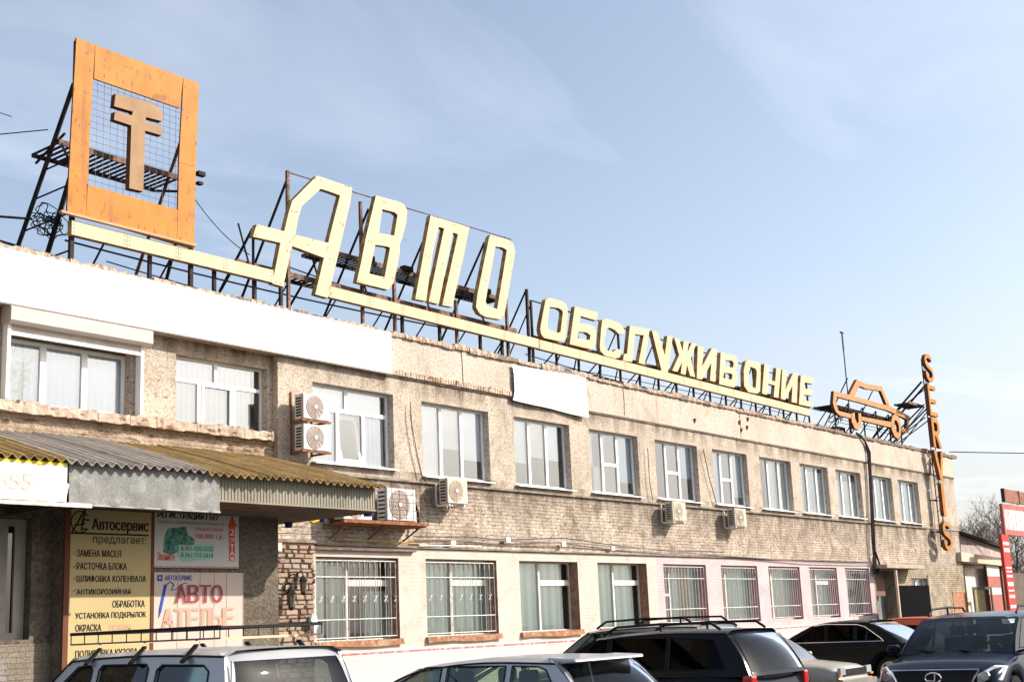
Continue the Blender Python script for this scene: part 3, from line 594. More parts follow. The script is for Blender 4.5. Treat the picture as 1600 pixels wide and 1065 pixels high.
for t_, a, b, c, d, m_ in (('АВТО',273,348,913,941,PURPI),('АТЕЛЬЕ',253,366,949,981,PURPI2)):
    y = SY-.009; p = W(a,(c+d)/2,y); q = W(b,(c+d)/2,y); zt = W((a+b)/2,c,y).z; zb = W((a+b)/2,d,y).z
    lettering_split(t_, s3, SHADOWI, p.x-.014, q.x-.014, zb-.012, zt-.010, y+.002, .13); lettering_split(t_, s3, m_, p.x, q.x, zb, zt, y-.003, .13)
l2(s3, 'АВТОСЕРВИС', 258, 300, 898, 906, BLUEI, .02)
mb = MB(); pts = [(258,915),(266,908),(272,912),(268,921),(277,919),(283,912),(292,910)]
mb.path([W(a,b,SY-.008) for a, b in pts], .006, 4); mb.prism([W(a,b,SY-.008) for a, b in ((257,912),(261,914),(252,955),(248,966),(249,950))], (), (0,.003,0), 0, 0)
px_poly(s3, 'logo_print', [(246,898),(254,897),(254,907),(246,907)], BLUEI, SY-.004, holes=[[(248,900),(252,900),(252,904),(248,904)]])
mb.build('needle_print', BLUEI, s3)

# ------------------------------------------------------------------ roller shutter, banners
rs = thing('roller_shutter', (11.2,.0,5.4), 'beige roller shutter box with white guides over the leftmost window', 'shutter')
MB().prism([(9.97,-.15,6.60),(9.97,-.15,6.80),(9.97,-.10,6.84),(9.97,.13,6.84),(9.97,.13,6.56),(9.97,-.11,6.56)], (), (2.55,0,0), 0, 0).build('housing', mat('shutter_box', (0.460,0.420,0.400), .5, var=.03), rs)
mb = MB()
for k in range(3): mb.add([(10.05,-.0,6.56-.04*k),(12.42,-.0,6.56-.04*k),(12.42,-.0,6.52-.04*k),(12.42,.012,6.52-.04*k),(10.05,.012,6.52-.04*k),(10.05,0,6.52-.04*k)], [(0,5,2,1),(5,4,3,2)])
mb.build('slat', mat('shutter_slat', (.50,.46,.42), .6), rs)
box('bottom_bar', (10.05,-.015,6.40), (12.42,.02,6.44), PVC, rs)
for x in (10.0,12.38): box('guide_rail', (x,-.02,5.42), (x+.055,.13,6.56), PVC, rs)
bn = thing('wide_banner', (14,-.1,6.8), 'long blank white banner stretched along the parapet', 'banner')
MB().box((3.0,-.135,6.845),(18.27,-.11,7.685)).build('sheet', BANNER, bn)
MB().box((3.0,-.132,6.82),(18.28,-.06,6.844)).build('batten', mat('grey_batten', (.22,.18,.15), .8), bn)
b2 = thing('small_banner', (23.7,-.1,6.7), 'small blank white cloth banner sagging on the parapet above a window', 'banner')
mb = MB(); nx, nz = 16, 8
for j in range(nz+1):
    for k in range(nx+1):
        u, v = k/nx, j/nz; xx = 22.24+2.96*u+.05*sin(v*pi)*(1-2*u)+.015*sin(v*9)*(u < .1)
        zt = 7.57+.11*u; zb = 6.76-.10*u-.03*sin(u*pi*3)*.4; zz = zb+(zt-zb)*v
        mb.v.append(Vector((xx, -.10-.025*sin(u*8+v*2)*(.4+.6*(1-v))-.02*sin(v*pi), zz)))
for j in range(nz):
    for k in range(nx): a = j*(nx+1)+k; mb.f.append((a,a+1,a+nx+2,a+nx+1))
mb.i = [0]*len(mb.f); mb.build('cloth', BANNER2, b2, smooth=True)

# ------------------------------------------------------------------ rooftop signs
SGY = .32
def pl(pts, sc, ox, oy, Y=SGY): return [W(ox+a/sc, oy+b/sc, Y) for a, b in pts]
def smooth_corner(pts): return pts
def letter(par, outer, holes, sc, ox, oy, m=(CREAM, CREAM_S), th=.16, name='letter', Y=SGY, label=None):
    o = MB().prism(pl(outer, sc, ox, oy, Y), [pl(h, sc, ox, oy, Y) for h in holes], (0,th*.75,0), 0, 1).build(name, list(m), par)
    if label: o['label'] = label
    return o
def rivets(par, boxes, sc, ox, oy, Y=SGY):
    mb = MB()
    for a, b in boxes:
        p = W(ox+a/sc, oy+b/sc, Y); mb.tube(p-Vector((0,.006,0)), p+Vector((0,.004,0)), .012, 5)
    return mb.build('bolts', mat('rust_bolt', (.10,.05,.03), .8), par, kind='stuff')
ROOF = 7.5
def post(par, x, y, z0, z1, r=.028, m=IRON, name='post'): return MB().box((x-r,y-r,z0),(x+r,y+r,z1)).build(name, m, par)
def strut(par, a, b, r=.024, m=IRON, name='strut'): return tube(name, a, b, r, m, par, 4)
def grating(par, x0, x1, y0, y1, z, step=.13):
    box('walkway_rail', (x0,y0-.03,z-.04), (x1,y0+.0,z+.06), IRON2, par); box('walkway_rail', (x0,y1-.02,z-.04), (x1,y1+.02,z+.03), IRON, par)
    mb = MB(); n = int((x1-x0)/step)
    for k in range(n+1): x = x0+(x1-x0)*k/n; mb.box((x-.016,y0+.001,z-.015),(x+.016,y1-.021,z+.015))
    mb.build('walkway_grate', IRON, par)
# --- logo sign
LG = thing('logo_frame_sign', (12.5,SGY,ROOF), 'big orange rust-streaked square frame holding a flat T-shaped emblem over wire mesh', 'rooftop sign')
s, ox, oy = 2.3667, 0, 30
for pts in ([(283,68),(352,95),(333,400),(265,392)], [(265,392),(333,400),(320,735),(248,712)], [(353,96),(678,215),(665,330),(348,220)], [(679,216),(736,238),(724,545),(662,530)], [(662,531),(724,546),(718,850),(655,832)], [(321,610),(657,705),(654,832),(319,735)]):
    letter(LG, pts, [], s, ox, oy, (ORANGE, ORANGE_S), .05, 'panel')
letter(LG, [(428,275),(560,310),(585,326),(603,350),(600,378),(540,362),(538,380),(600,398),(598,430),(537,412),(530,637),(478,625),(486,393),(422,372),(425,342),(488,356),(492,342),(422,322)], [], s, ox, oy, (ORANGE2, ORANGE_S), .16, 'emblem')
mb = MB(); a, b, c, d = pl([(345,222),(665,332),(657,705),(322,612)], s, ox, oy, SGY+.19)
x0, x1, z0, z1 = a.x-.05, b.x+.05, d.z-.02, a.z+.05
for k in range(15): x = x0+(x1-x0)*k/14; mb.tube((x,SGY+.19,z0),(x,SGY+.19,z1),.0032,3)
for k in range(18): zz = z0+(z1-z0)*k/17; mb.tube((x0,SGY+.19,zz),(x1,SGY+.19,zz),.0032,3)
mb.build('wire_mesh', MESHW, LG)
xa, xb = 11.32, 13.72
for x in (xa, xb): post(LG, x, SGY+.12, ROOF, 11.78, .035)
strut(LG, (xa-.03,SGY+.12,11.0), (xa-.03,SGY+2.3,ROOF), .045); strut(LG, (xb,SGY+.12,11.3), (xb,SGY+2.3,ROOF), .04, IRON2)
strut(LG, (xa+.02,SGY+.12,9.6), (xa+.02,SGY+1.2,ROOF), .05); strut(LG, (xb,SGY+.12,9.9), (xb,SGY+1.1,ROOF), .04)
for zz in (8.1,8.75,9.25,9.7):
    yb = SGY+.12+(11.0-zz)*.62; strut(LG, (xa,SGY+.12,zz), (xa,yb,zz), .018, name='rung')
grating(LG, xa-.05, xb, SGY+.5, SGY+1.3, 10.05, .12)
strut(LG, (xb-.0,SGY+.12,9.7), (xb,SGY+1.3,10.02), .025); strut(LG, (xa,SGY+.5,10.05), (xa,SGY+.12,9.5), .03); strut(LG, (xa,SGY+.4,10.2), (xa+.0,SGY+1.25,9.9), .03)
box('base_rail', (W(92,331,SGY).x,SGY-.08,W(110,336,SGY).z-.02), (W(303,387,SGY).x,SGY-.005,W(110,336,SGY).z+.02), mat('tan_rail', (.50,.28,.16), .7), LG)
box('bracket', (13.80,SGY,10.02), (13.95,SGY+.1,10.1), IRON, LG); box('lamp_bracket', (13.80,SGY,9.85), (13.9,SGY+.1,9.9), IRON, LG)
# tangle of cable behind the frame foot
tg = thing('cable_coil', (11.0,1.0,8.3), 'tangled coil of black cable hanging at the foot of the orange frame', 'cable')
rr = random.Random(3)
for q in range(5):
    c0 = Vector((11.12+rr.uniform(-.15,.15), SGY+.45+rr.uniform(-.1,.2), 8.62+rr.uniform(-.12,.1))); R0 = rr.uniform(.16,.32)
    MB().path([c0+Vector((R0*.75*cos(t*.37+q)+.05*sin(t*1.3+q),.1*sin(t*.6+q),R0*.6*sin(t*.37+q)+.04*cos(t*1.1))) for t in range(36)], .009, 4).build('loop', WIRE, tg)
# --- АВТО sign
AV = thing('large_letter_sign', (19,SGY,ROOF), 'rooftop sign of tall slanted cream letters АВТО with its cream underline', 'rooftop sign')
s, ox, oy = 3.551, 380, 240
letter(AV, [(410,122),(605,188),(597,260),(484,745),(470,800),(400,780),(448,578),(272,512),(222,737),(162,720),(207,495),(55,460),(75,392),(228,430),(252,330),(272,262)], [[(430,195),(472,208),(538,232),(500,380),(472,495),(290,450),(305,360),(325,292)]], s, ox, oy, label='letter А with a long crossbar')
letter(AV, [(737,232),(868,268),(895,285),(910,315),(905,385),(882,470),(868,505),(870,545),(850,650),(835,715),(805,755),(630,712),(655,600),(680,470)], [[(772,308),(840,325),(857,340),(838,455),(753,440)],[(733,505),(800,515),(815,522),(785,685),(700,665)]], s, ox, oy, label='letter В')
letter(AV, [(1040,342),(1255,408),(1225,560),(1160,850),(1105,840),(1192,447),(1165,437),(1085,835),(1030,820),(1115,415),(1085,406),(1050,560),(1015,818),(955,806),(1000,560)], [], s, ox, oy, label='letter Т drawn with three legs')
letter(AV, [(1365,465),(1375,450),(1470,478),(1500,500),(1510,545),(1480,720),(1450,890),(1430,920),(1345,905),(1310,885),(1292,850),(1300,780),(1345,560)], [[(1400,515),(1440,520),(1463,535),(1430,740),(1410,862),(1355,842),(1345,820),(1355,760),(1385,600)]], s, ox, oy, label='letter О tall and narrow')
rv = [(400,140),(430,148),(585,185),(568,180),(300,322),(270,318),(288,325),(540,385),(555,392),(552,400),(285,455),(275,470),(470,520),(465,535),(260,490),(245,540),(262,546),(480,585),(500,590),(180,715),(205,722),(490,770),(486,780),
      (780,265),(790,272),(695,485),(710,490),(640,705),(655,712),(780,690),(830,690),(900,480),(1060,350),(1080,355),(1170,395),(1240,405),(1010,565),(1030,570),(1105,610),(1190,620),(1205,625),(970,800),(1045,815),(1120,830),
      (1390,460),(1410,465),(1340,700),(1350,707),(1490,655),(1310,880),(1440,905),(1480,500),(80,400),(70,450),(360,505),(385,480)]
rivets(AV, rv, s, ox, oy)
def boards(par, seams_px, zt, zb):
    for a, b in zip(seams_px, seams_px[1:]):
        f = (a[0]-300)/1000.
        MB().box((a[1]+.006,SGY,a[2]),(b[1]-.006,SGY+.12,a[3])).build('board', [CREAM], par)
def bar(par, pxs, z0a, z1a, z0b, z1b, yline):
    xs = [W(p, yline(p), SGY).x for p in pxs]; X0, X1 = xs[0], xs[-1]
    for a, b in zip(xs, xs[1:]):
        def zz(x, lo, hi): return lo+(hi-lo)*(x-X0)/(X1-X0)
        a2, b2 = a+.004, b-.004
        MB().prism([(a2,SGY,zz(a2,z0a,z0b)),(b2,SGY,zz(b2,z0a,z0b)),(b2,SGY,zz(b2,z1a,z1b)),(a2,SGY,zz(a2,z1a,z1b))], (), (0,.12,0), 0, 1).build('board', [CREAM, CREAM_S], par)
        mb = MB()
        for x in (a+.05, b-.05):
            for f in (.2,.5,.8): zc_ = zz(x,z0a,z0b)+f*(zz(x,z1a,z1b)-zz(x,z0a,z0b)); mb.tube((x,SGY-.006,zc_),(x,SGY+.003,zc_),.008,5)
        mb.build('bolts', mat('rust_bolt'), par, kind='stuff')
l1 = lambda p: 346+(p-112)*.251
l2_ = lambda p: 452+(p-516)*.2515
bar(AV, [112,198.6,279,352.8,427.5], 8.32, 8.565, 8.32, 8.565, l1)
bar(AV, [513.5,577,630,683,733,788,842], 8.30, 8.53, 8.27, 8.50, l2_)
avp = [W(452,300,SGY+.14).x, W(566,330,SGY+.14).x, W(617,400,SGY+.14).x, W(712,400,SGY+.14).x, W(792,440,SGY+.14).x]
for x, zt in zip(avp, (10.75,10.6,9.2,9.0,9.4)): post(AV, x, SGY+.19, ROOF, zt, .03, IRON2)
for x in (15.25,15.9,19.3,20.5,21.9,22.7,12.9,14.3): post(AV, x, SGY+.19, ROOF, 8.5, .03)
pa, pb = W(452,270,SGY+.16), W(803,372,SGY+.16)
strut(AV, pa, (23.2,SGY+.16,10.88), .014, IRON2, 'top_rod')
for x, zt, yb in ((16.12,10.65,2.0),(18.35,10.5,2.0),(20.3,10.6,2.1),(22.2,10.6,2.1),(15.2,9.35,1.7),(17.0,9.3,1.8)):
    strut(AV, (x,SGY+.19,zt), (x,SGY+yb+.2,ROOF), .035); strut(AV, (x,SGY+.6,9.55), (x,SGY+.19,8.4), .025)
strut(AV, (15.22,SGY+.19,9.35), (15.22,SGY+.19,ROOF), .035)
grating(AV, 17.2, 23.1, SGY+.45, SGY+1.0, 9.42, .12)
grating(AV, 14.9, 23.4, SGY+.30, SGY+.62, 8.66, .16)
for x in (18.4,19.6,20.9,22.3): box('lamp_box', (x,SGY+.35,9.45), (x+.28,SGY+.5,9.56), IRON, AV)
for k in range(9): x = 12+k*1.35; strut(AV, (x,SGY+.19,8.4), (x+.0,SGY+1.1,ROOF), .022)
# --- ОБСЛУЖИВОНИЕ sign
OB = thing('small_letter_sign', (30,SGY,ROOF), 'rooftop sign of smaller cream letters spelling ОБСЛУЖИВОНИЕ on a long cream bar', 'rooftop sign')
s, ox, oy = 6.267, 820, 450
lb = lambda c: 'letter '+c
letter(OB, [(205,110),(245,92),(370,130),(405,160),(420,200),(418,290),(397,470),(380,510),(330,517),(190,487),(160,450),(152,400),(158,350)], [[(245,182),(330,195),(365,215),(374,240),(350,430),(320,437),(245,407),(222,380),(235,240)]], s, ox, oy, label='letter О, first and largest')
letter(OB, [(490,178),(718,238),(705,318),(547,272),(535,338),(650,360),(685,385),(697,430),(690,540),(678,580),(650,598),(440,548)], [[(527,425),(605,432),(643,460),(638,508),(518,492)]], s, ox, oy, label='letter Б')
letter(OB, [(760,310),(800,298),(890,325),(940,355),(975,405),(968,448),(925,450),(880,408),(830,385),(800,400),(780,500),(775,560),(800,608),(870,622),(900,595),(942,600),(945,640),(930,680),(880,687),(780,657),(742,615),(735,560),(748,400)], [], s, ox, oy, label='letter С')
letter(OB, [(1030,365),(1222,400),(1175,748),(1115,732),(1165,462),(1080,450),(1052,722),(962,710),(972,645),(1002,640)], [], s, ox, oy, label='letter Л')
letter(OB, [(1245,415),(1302,430),(1372,658),(1397,465),(1448,475),(1392,900),(1340,880),(1338,800)], [], s, ox, oy, label='letter У reaching down to the bar')
letter(OB, [(842,270),(865,275),(882,335),(887,285),(912,288),(905,340),(926,293),(947,298),(922,368),(942,458),(918,452),(903,398),(896,447),(873,441),(880,385),(856,433),(832,426),(866,352)], [], 3.077, 780, 440, label='letter Ж')
s, ox, oy = 6.154, 1040, 530
letter(OB, [(310,62),(368,72),(352,262),(445,85),(492,92),(478,408),(428,395),(440,225),(350,385),(300,375)], [], s, ox, oy, label='letter И after the Ж')
letter(OB, [(530,125),(655,150),(685,175),(697,215),(690,270),(672,292),(695,330),(690,420),(660,462),(515,430)], [[(575,200),(640,205),(655,225),(650,270),(570,262)],[(562,320),(630,328),(645,345),(635,388),(555,370)]], s, ox, oy, label='letter В')
letter(OB, [(770,210),(805,195),(895,220),(912,250),(915,330),(908,500),(880,522),(795,505),(755,445),(752,300)], [[(815,262),(865,280),(878,310),(868,470),(822,452),(800,420),(803,300)]], s, ox, oy, label='letter О before the Н')
letter(OB, [(950,235),(1000,245),(990,385),(1055,405),(1065,272),(1110,280),(1085,562),(1040,552),(1050,442),(988,425),(972,532),(928,518)], [], s, ox, oy, label='letter Н')
letter(OB, [(1122,290),(1170,302),(1152,485),(1225,325),(1272,322),(1262,612),(1212,600),(1220,445),(1150,582),(1108,568)], [], s, ox, oy, label='letter И after the Н')
letter(OB, [(1300,345),(1420,372),(1418,430),(1338,412),(1335,470),(1420,490),(1415,542),(1330,530),(1328,585),(1420,600),(1415,652),(1283,625)], [], s, ox, oy, label='letter Е')
bar(OB, [842.8,865,905,943,977,1011,1038,1068,1094,1121,1146,1173,1198,1221,1245,1266], 8.26, 8.49, 8.16, 8.395, l2_)
k = 0; x = 23.9
while x < 39.2:
    post(OB, x, SGY+.19, ROOF, 9.5 if k % 2 == 0 else 8.4, .025); strut(OB, (x,SGY+.19,9.4 if k % 2 == 0 else 8.4), (x,SGY+1.4,ROOF), .022)
    if k % 2 == 0: strut(OB, (x,SGY+.19,8.55), (x+.5,SGY+.9,ROOF), .02)
    k += 1; x += .95
strut(OB, (23.9,SGY+.19,9.5), (39.0,SGY+.19,9.33), .018, name='rail'); box('rail', (23.9,SGY+.17,8.58), (39.1,SGY+.21,8.63), IRON2, OB)
post(OB, 23.75, SGY+.19, ROOF, 9.75, .03); strut(OB, (23.75,SGY+.19,9.75), (23.75,SGY+1.7,ROOF), .03)
grating(OB, 23.8, 39.2, SGY+.3, SGY+.65, 8.55, .2); 
box('rail', (24.5,SGY+.5,7.98), (39.0,SGY+.54,8.03), IRON, OB)
mb = MB()
for k in range(48): x = 24.5+k*.3; mb.box((x,SGY+.30,7.98),(x+.12,SGY+.499,8.01))
mb.build('walkway_grate', IRON, OB)
# --- car outline sign
CS = thing('car_outline_sign', (44.3,SGY,ROOF), 'rooftop sign shaped as the orange outline of a small sedan', 'rooftop sign')
s, ox, oy = 8.871, 1290, 580; OM = (ORANGE3, ORANGE_S)
letter(CS, [(435,112),(545,165),(780,210),(892,482),(845,462),(768,270),(560,240),(470,200),(402,345),(325,325)], [], s, ox, oy, OM, .15, 'cab_outline')
letter(CS, [(115,270),(330,325),(600,400),(890,480),(1010,535),(1165,620),(1150,850),(1060,840),(1060,790),(1120,795),(1130,672),(1080,640),(870,545),(480,432),(150,347),(145,440),(180,545),(360,590),(355,650),(200,610),(150,570),(118,500),(102,430)], [], s, ox, oy, OM, .15, 'body_outline')
letter(CS, [(500,625),(910,700),(905,775),(495,675)], [], s, ox, oy, OM, .15, 'sill_outline')
letter(CS, [(960,590),(1010,620),(1042,710),(1052,800),(1040,900),(1010,940),(960,900),(920,810),(908,710),(925,620)], [[(962,672),(995,690),(1018,760),(1020,830),(1005,855),(978,830),(955,760),(953,700)]], s, ox, oy, OM, .15, 'wheel_outline')
letter(CS, [(365,580),(402,570),(408,650),(438,722),(460,700),(455,575),(490,582),(502,650),(490,760),(460,812),(405,790),(362,690)], [], s, ox, oy, OM, .15, 'wheel_outline')
for x in (41.2,42.4,43.7,44.9,46.1,47.2):
    post(CS, x, SGY+.19, ROOF, 9.0 if x < 47 else 8.7, .022); strut(CS, (x,SGY+.19,9.0), (x,SGY+1.5,ROOF), .022)
strut(CS, (42.6,SGY+.19,9.95), (41.9,SGY+1.4,ROOF), .022); strut(CS, (44.8,SGY+.19,9.75), (44.3,SGY+1.4,ROOF), .02)
grating(CS, 41.3, 47.2, SGY+.35, SGY+1.0, 8.85, .13); 
for k in range(5): strut(CS, (41.2,SGY+.22,8.25+k*.12), (47.3,SGY+.22,8.25+k*.12), .010, name='wire')
box('transformer', (41.75,SGY+.35,ROOF), (42.35,SGY+.7,8.15), IRON, CS)
for k in range(5):
    rr = random.Random(k); c0 = Vector((42.0+rr.uniform(-.4,.6), SGY+.5, 8.55+rr.uniform(-.3,.2)))
    MB().path([c0+Vector((.3*cos(t*.7),.1*sin(t+k),.22*sin(t*.7+k*.3))) for t in range(12)], .014, 4).build('wiring', WIRE, CS)
mast = thing('radio_antenna', (43.6,1.0,ROOF), 'thin radio antenna mast rising behind the car outline sign', 'antenna')
tube('mast', (43.65,1.0,ROOF), (43.65,1.0,11.3), .022, IRON, mast); tube('aerial', (43.65,1.0,11.2), (43.65,1.0,11.85), .035, GREYC, mast)
box('tip', (43.52,.97,11.85), (43.74,1.03,11.90), IRON, mast)
# --- SERVIS letters on the corner
SV = thing('vertical_sign', (48.2,-.45,ROOF), 'vertical sign SERVIS of orange letters down the far corner of the building', 'sign')
def arcpts(cx, cz, rx, rz, a0, a1, n): return [(cx+rx*cos(radians(a0+(a1-a0)*k/n)), cz+rz*sin(radians(a0+(a1-a0)*k/n))) for k in range(n+1)]
def stroke(pts, w):
    L_, R_ = [], []
    for k, p in enumerate(pts):
        a = Vector(pts[max(0,k-1)]); b = Vector(pts[min(len(pts)-1,k+1)]); d = (b-a).normalized(); n_ = Vector((-d.y, d.x))*w/2; p = Vector(p)
        L_.append(tuple(p+n_)); R_.append(tuple(p-n_))
    return L_+R_[::-1]
S_ = stroke(arcpts(.5,.73,.36,.20,20,250,9)[:-1]+arcpts(.5,.28,.36,.22,75,-200,10)[1:], .15)
G_ = {'S': [S_], 'E': [[(.08,0),(.92,0),(.92,.13),(.25,.13),(.25,.43),(.85,.43),(.85,.56),(.25,.56),(.25,.87),(.92,.87),(.92,1),(.08,1)]],
      'R': [[(.08,0),(.3,0),(.3,.38),(.42,.38),(.72,0),(.98,0),(.66,.42),(.88,.52),(.92,.7),(.88,.88),(.7,1),(.08,1)], [(.3,.54),(.62,.55),(.7,.7),(.62,.84),(.3,.84)]],
      'V': [[(.0,1),(.24,1),(.52,.3),(.78,1),(1,1),(.64,0),(.40,0)]], 'I': [[(.36,0),(.64,0),(.64,1),(.36,1)]]}
for ch, (xa, ya, xb, yb), lab in (('S',(1443,552,1459,598),'letter S at the top'),('E',(1450,601,1464,652),None),('R',(1455,652,1471,701),None),('V',(1460,702,1472,751),None),('I',(1466,753,1479,808),None),('S',(1475,813,1490,862),'letter S at the bottom')):
    zt, zb = W((xa+xb)/2, ya+1.5, -.45).z, W((xa+xb)/2, yb-3, -.45).z
    xl = 47.86; g = G_[ch]
    f = lambda q: [(xl+.98*a, -.45, zb+(zt-zb)*b) for a, b in q]
    o = MB().prism(f(g[0]), [f(h) for h in g[1:]], (0,.14,0), 0, 1).build('letter', [ORANGE, ORANGE_S], SV); o['label'] = lab or 'letter '+ch
for dx_ in (.12,.60): post(SV, 48.0+dx_, -.25, 4.0, 11.3, .016, IRON)
for k in range(14): zz = 4.3+k*.5; strut(SV, (48.08,-.25,zz), (48.55,-.25,zz+.25), .016)
for zz in (4.6,5.8,7.2): strut(SV, (48.1,-.25,zz), (48.1,.05,zz), .02); strut(SV, (48.55,-.25,zz), (48.55,.05,zz), .02)
for x in (48.05,48.6):
    strut(SV, (x,-.2,10.4), (x-1.2,2.4,ROOF), .04); strut(SV, (x,-.2,9.5), (x-1.3,1.6,ROOF), .03); strut(SV, (x,-.2,9.4), (x-2.2,.6,ROOF), .025)
    strut(SV, (x,-.2,9.0), (x-.7,2.0,ROOF), .022)
grating(SV, 46.8, 48.3, -.05, .5, 9.45, .2); strut(SV, (48.4,-.25,10.2), (47.2,1.0,9.0), .02)

# ------------------------------------------------------------------ overhead wires
def wire(name, a, b, sag, r, m, label, n=14):
    a = Vector(a); b = Vector(b); pts = [a.lerp(b, k/n)-Vector((0,0,sag*4*(k/n)*(1-k/n))) for k in range(n+1)]
    o = MB().path(pts, r, 4).build(name, m); return tag(o, label, 'cable')
wire('cable', (50.9,0,7.9), (140,-30,16), 1.5, .02, WIRE, 'thin overhead wire leaving the far top corner of the building')
wire('cable', (-6,3.5,8.5), (11.3,1.6,8.9), .5, .022, WIRE, 'black cable drooping to the foot of the orange frame from the left')
wire('cable', (-8,4,13.0), (11.2,2.2,10.9), .2, .008, WIRE, 'thin wire running level behind the orange frame')
wire('cable', (0,5,9.5), (11.3,1.2,10.4), .7, .010, WIRE, 'thin wire rising to the orange frame from lower left')
wire('cable', (11.4,.75,8.35), (23.8,.9,8.55), .12, .018, WIRE, 'black cable strung just behind the cream underline bar')
wire('cable', (8,.9,8.35), (17,.8,7.95), .15, .022, WIRE, 'black cable lying along the roof edge behind the wide banner')
wire('cable', (13.8,.7,9.9), (15.3,.7,8.9), .15, .010, WIRE, 'thin wire between the orange frame and the letter А')
wire('cable', (39.2,.5,8.5), (41.2,.5,8.7), .1, .010, WIRE, 'thin wire between the long bar and the car outline')
wire('cable', (12.2,.75,8.15), (23.5,.8,8.05), .18, .012, WIRE, 'thin black cable looping below the underline of the large letters')
wire('cable', (23.9,.75,8.2), (39.0,.8,8.05), .15, .014, WIRE, 'black cable looping below the underline of the small letters')
wire('cable', (24.5,.6,8.0), (38.0,.65,8.15), -.08, .010, WIRE, 'thin cable arching behind the underline of the small letters')
wire('cable', (16.3,.8,8.9), (23.2,.85,8.75), .1, .014, WIRE, 'black cable crossing behind the feet of the large letters')
dp = thing('cable_bundle', (44.3,-.1,3), 'thick black cable bundle falling down the facade from the car outline sign', 'cable')
pts_ = [(1338,676),(1345,681),(1352,690),(1356,705),(1358,740),(1361,790),(1363,840),(1365,872),(1368,897)]
for k, oxx in enumerate((0,.12,.2)):
    MB().path([(p:=W(a,b,-.12))+Vector((oxx*(1 if i > 2 else .3)+.02*sin(i*2+k), 0, 0)) for i, (a, b) in enumerate(pts_)], .034-.009*k, 6).build('strand', WIRE, dp)
MB().path([W(a,b,-.15) for a, b in ((1368,862),(1374,880),(1372,898),(1366,890),(1364,870))], .035, 5).build('loop', WIRE, dp)
# wires and pipes along the facade above the ground-floor paint
def fac(name, pts, r, m, label, cat, Y=-.08): return tag(MB().path([W(a,b,Y) for a, b in pts], r, 5).build(name, m), label, cat)
fac('cable', [(648,843),(740,842),(800,845),(860,847),(900,848),(960,853),(1030,858),(1110,866),(1180,871),(1260,878),(1330,880),(1365,880)], .016, GREYC, 'grey cable sagging along the brick band above the ground floor windows', 'cable')
fac('cable', [(648,838),(730,838),(790,843),(880,840),(950,850),(1040,860),(1130,862)], .010, WIRE, 'thin black cable looping along the brick band', 'cable')
fac('gas_pipe', [(530,841),(620,847),(668,850)], .012, YPIPE, 'rusty yellow pipe above the first barred ground floor window', 'pipe')
fac('gas_pipe', [(655,851),(700,852),(752,853)], .015, PIPEW, 'white pipe with yellow ends above the second barred window', 'pipe')
fac('cable', [(641,627),(643,660),(650,700),(660,745),(668,757)], .008, WIRE, 'thin wire hanging on the pier left of the white-framed window by the wall unit', 'cable')
fac('cable', [(640,640),(646,690),(658,742),(665,752)], .006, WIRE, 'second thin wire hanging beside the first on the same pier', 'cable')
fac('cable', [(1012,700),(1015,750),(1020,782)], .012, GREYC, 'grey pipe pair running down to the middle wall unit', 'cable')
fac('cable', [(1099,702),(1108,745),(1120,788)], .012, WIRE, 'black pipe slanting down to the farthest wall unit', 'cable')
for px, py in ((793,843),(880,850),(957,856),(707,848)):
    p = W(px, py, -.07); box_ = MB().box(p-Vector((.07,.03,.05)), p+Vector((.07,.03,.05))).build('junction_box', PVC); tag(box_, 'small white junction box on the cable line, %s' % {793:'second from the left',880:'third from the left',957:'last of the row',707:'nearest the second barred window'}[px], 'junction box')

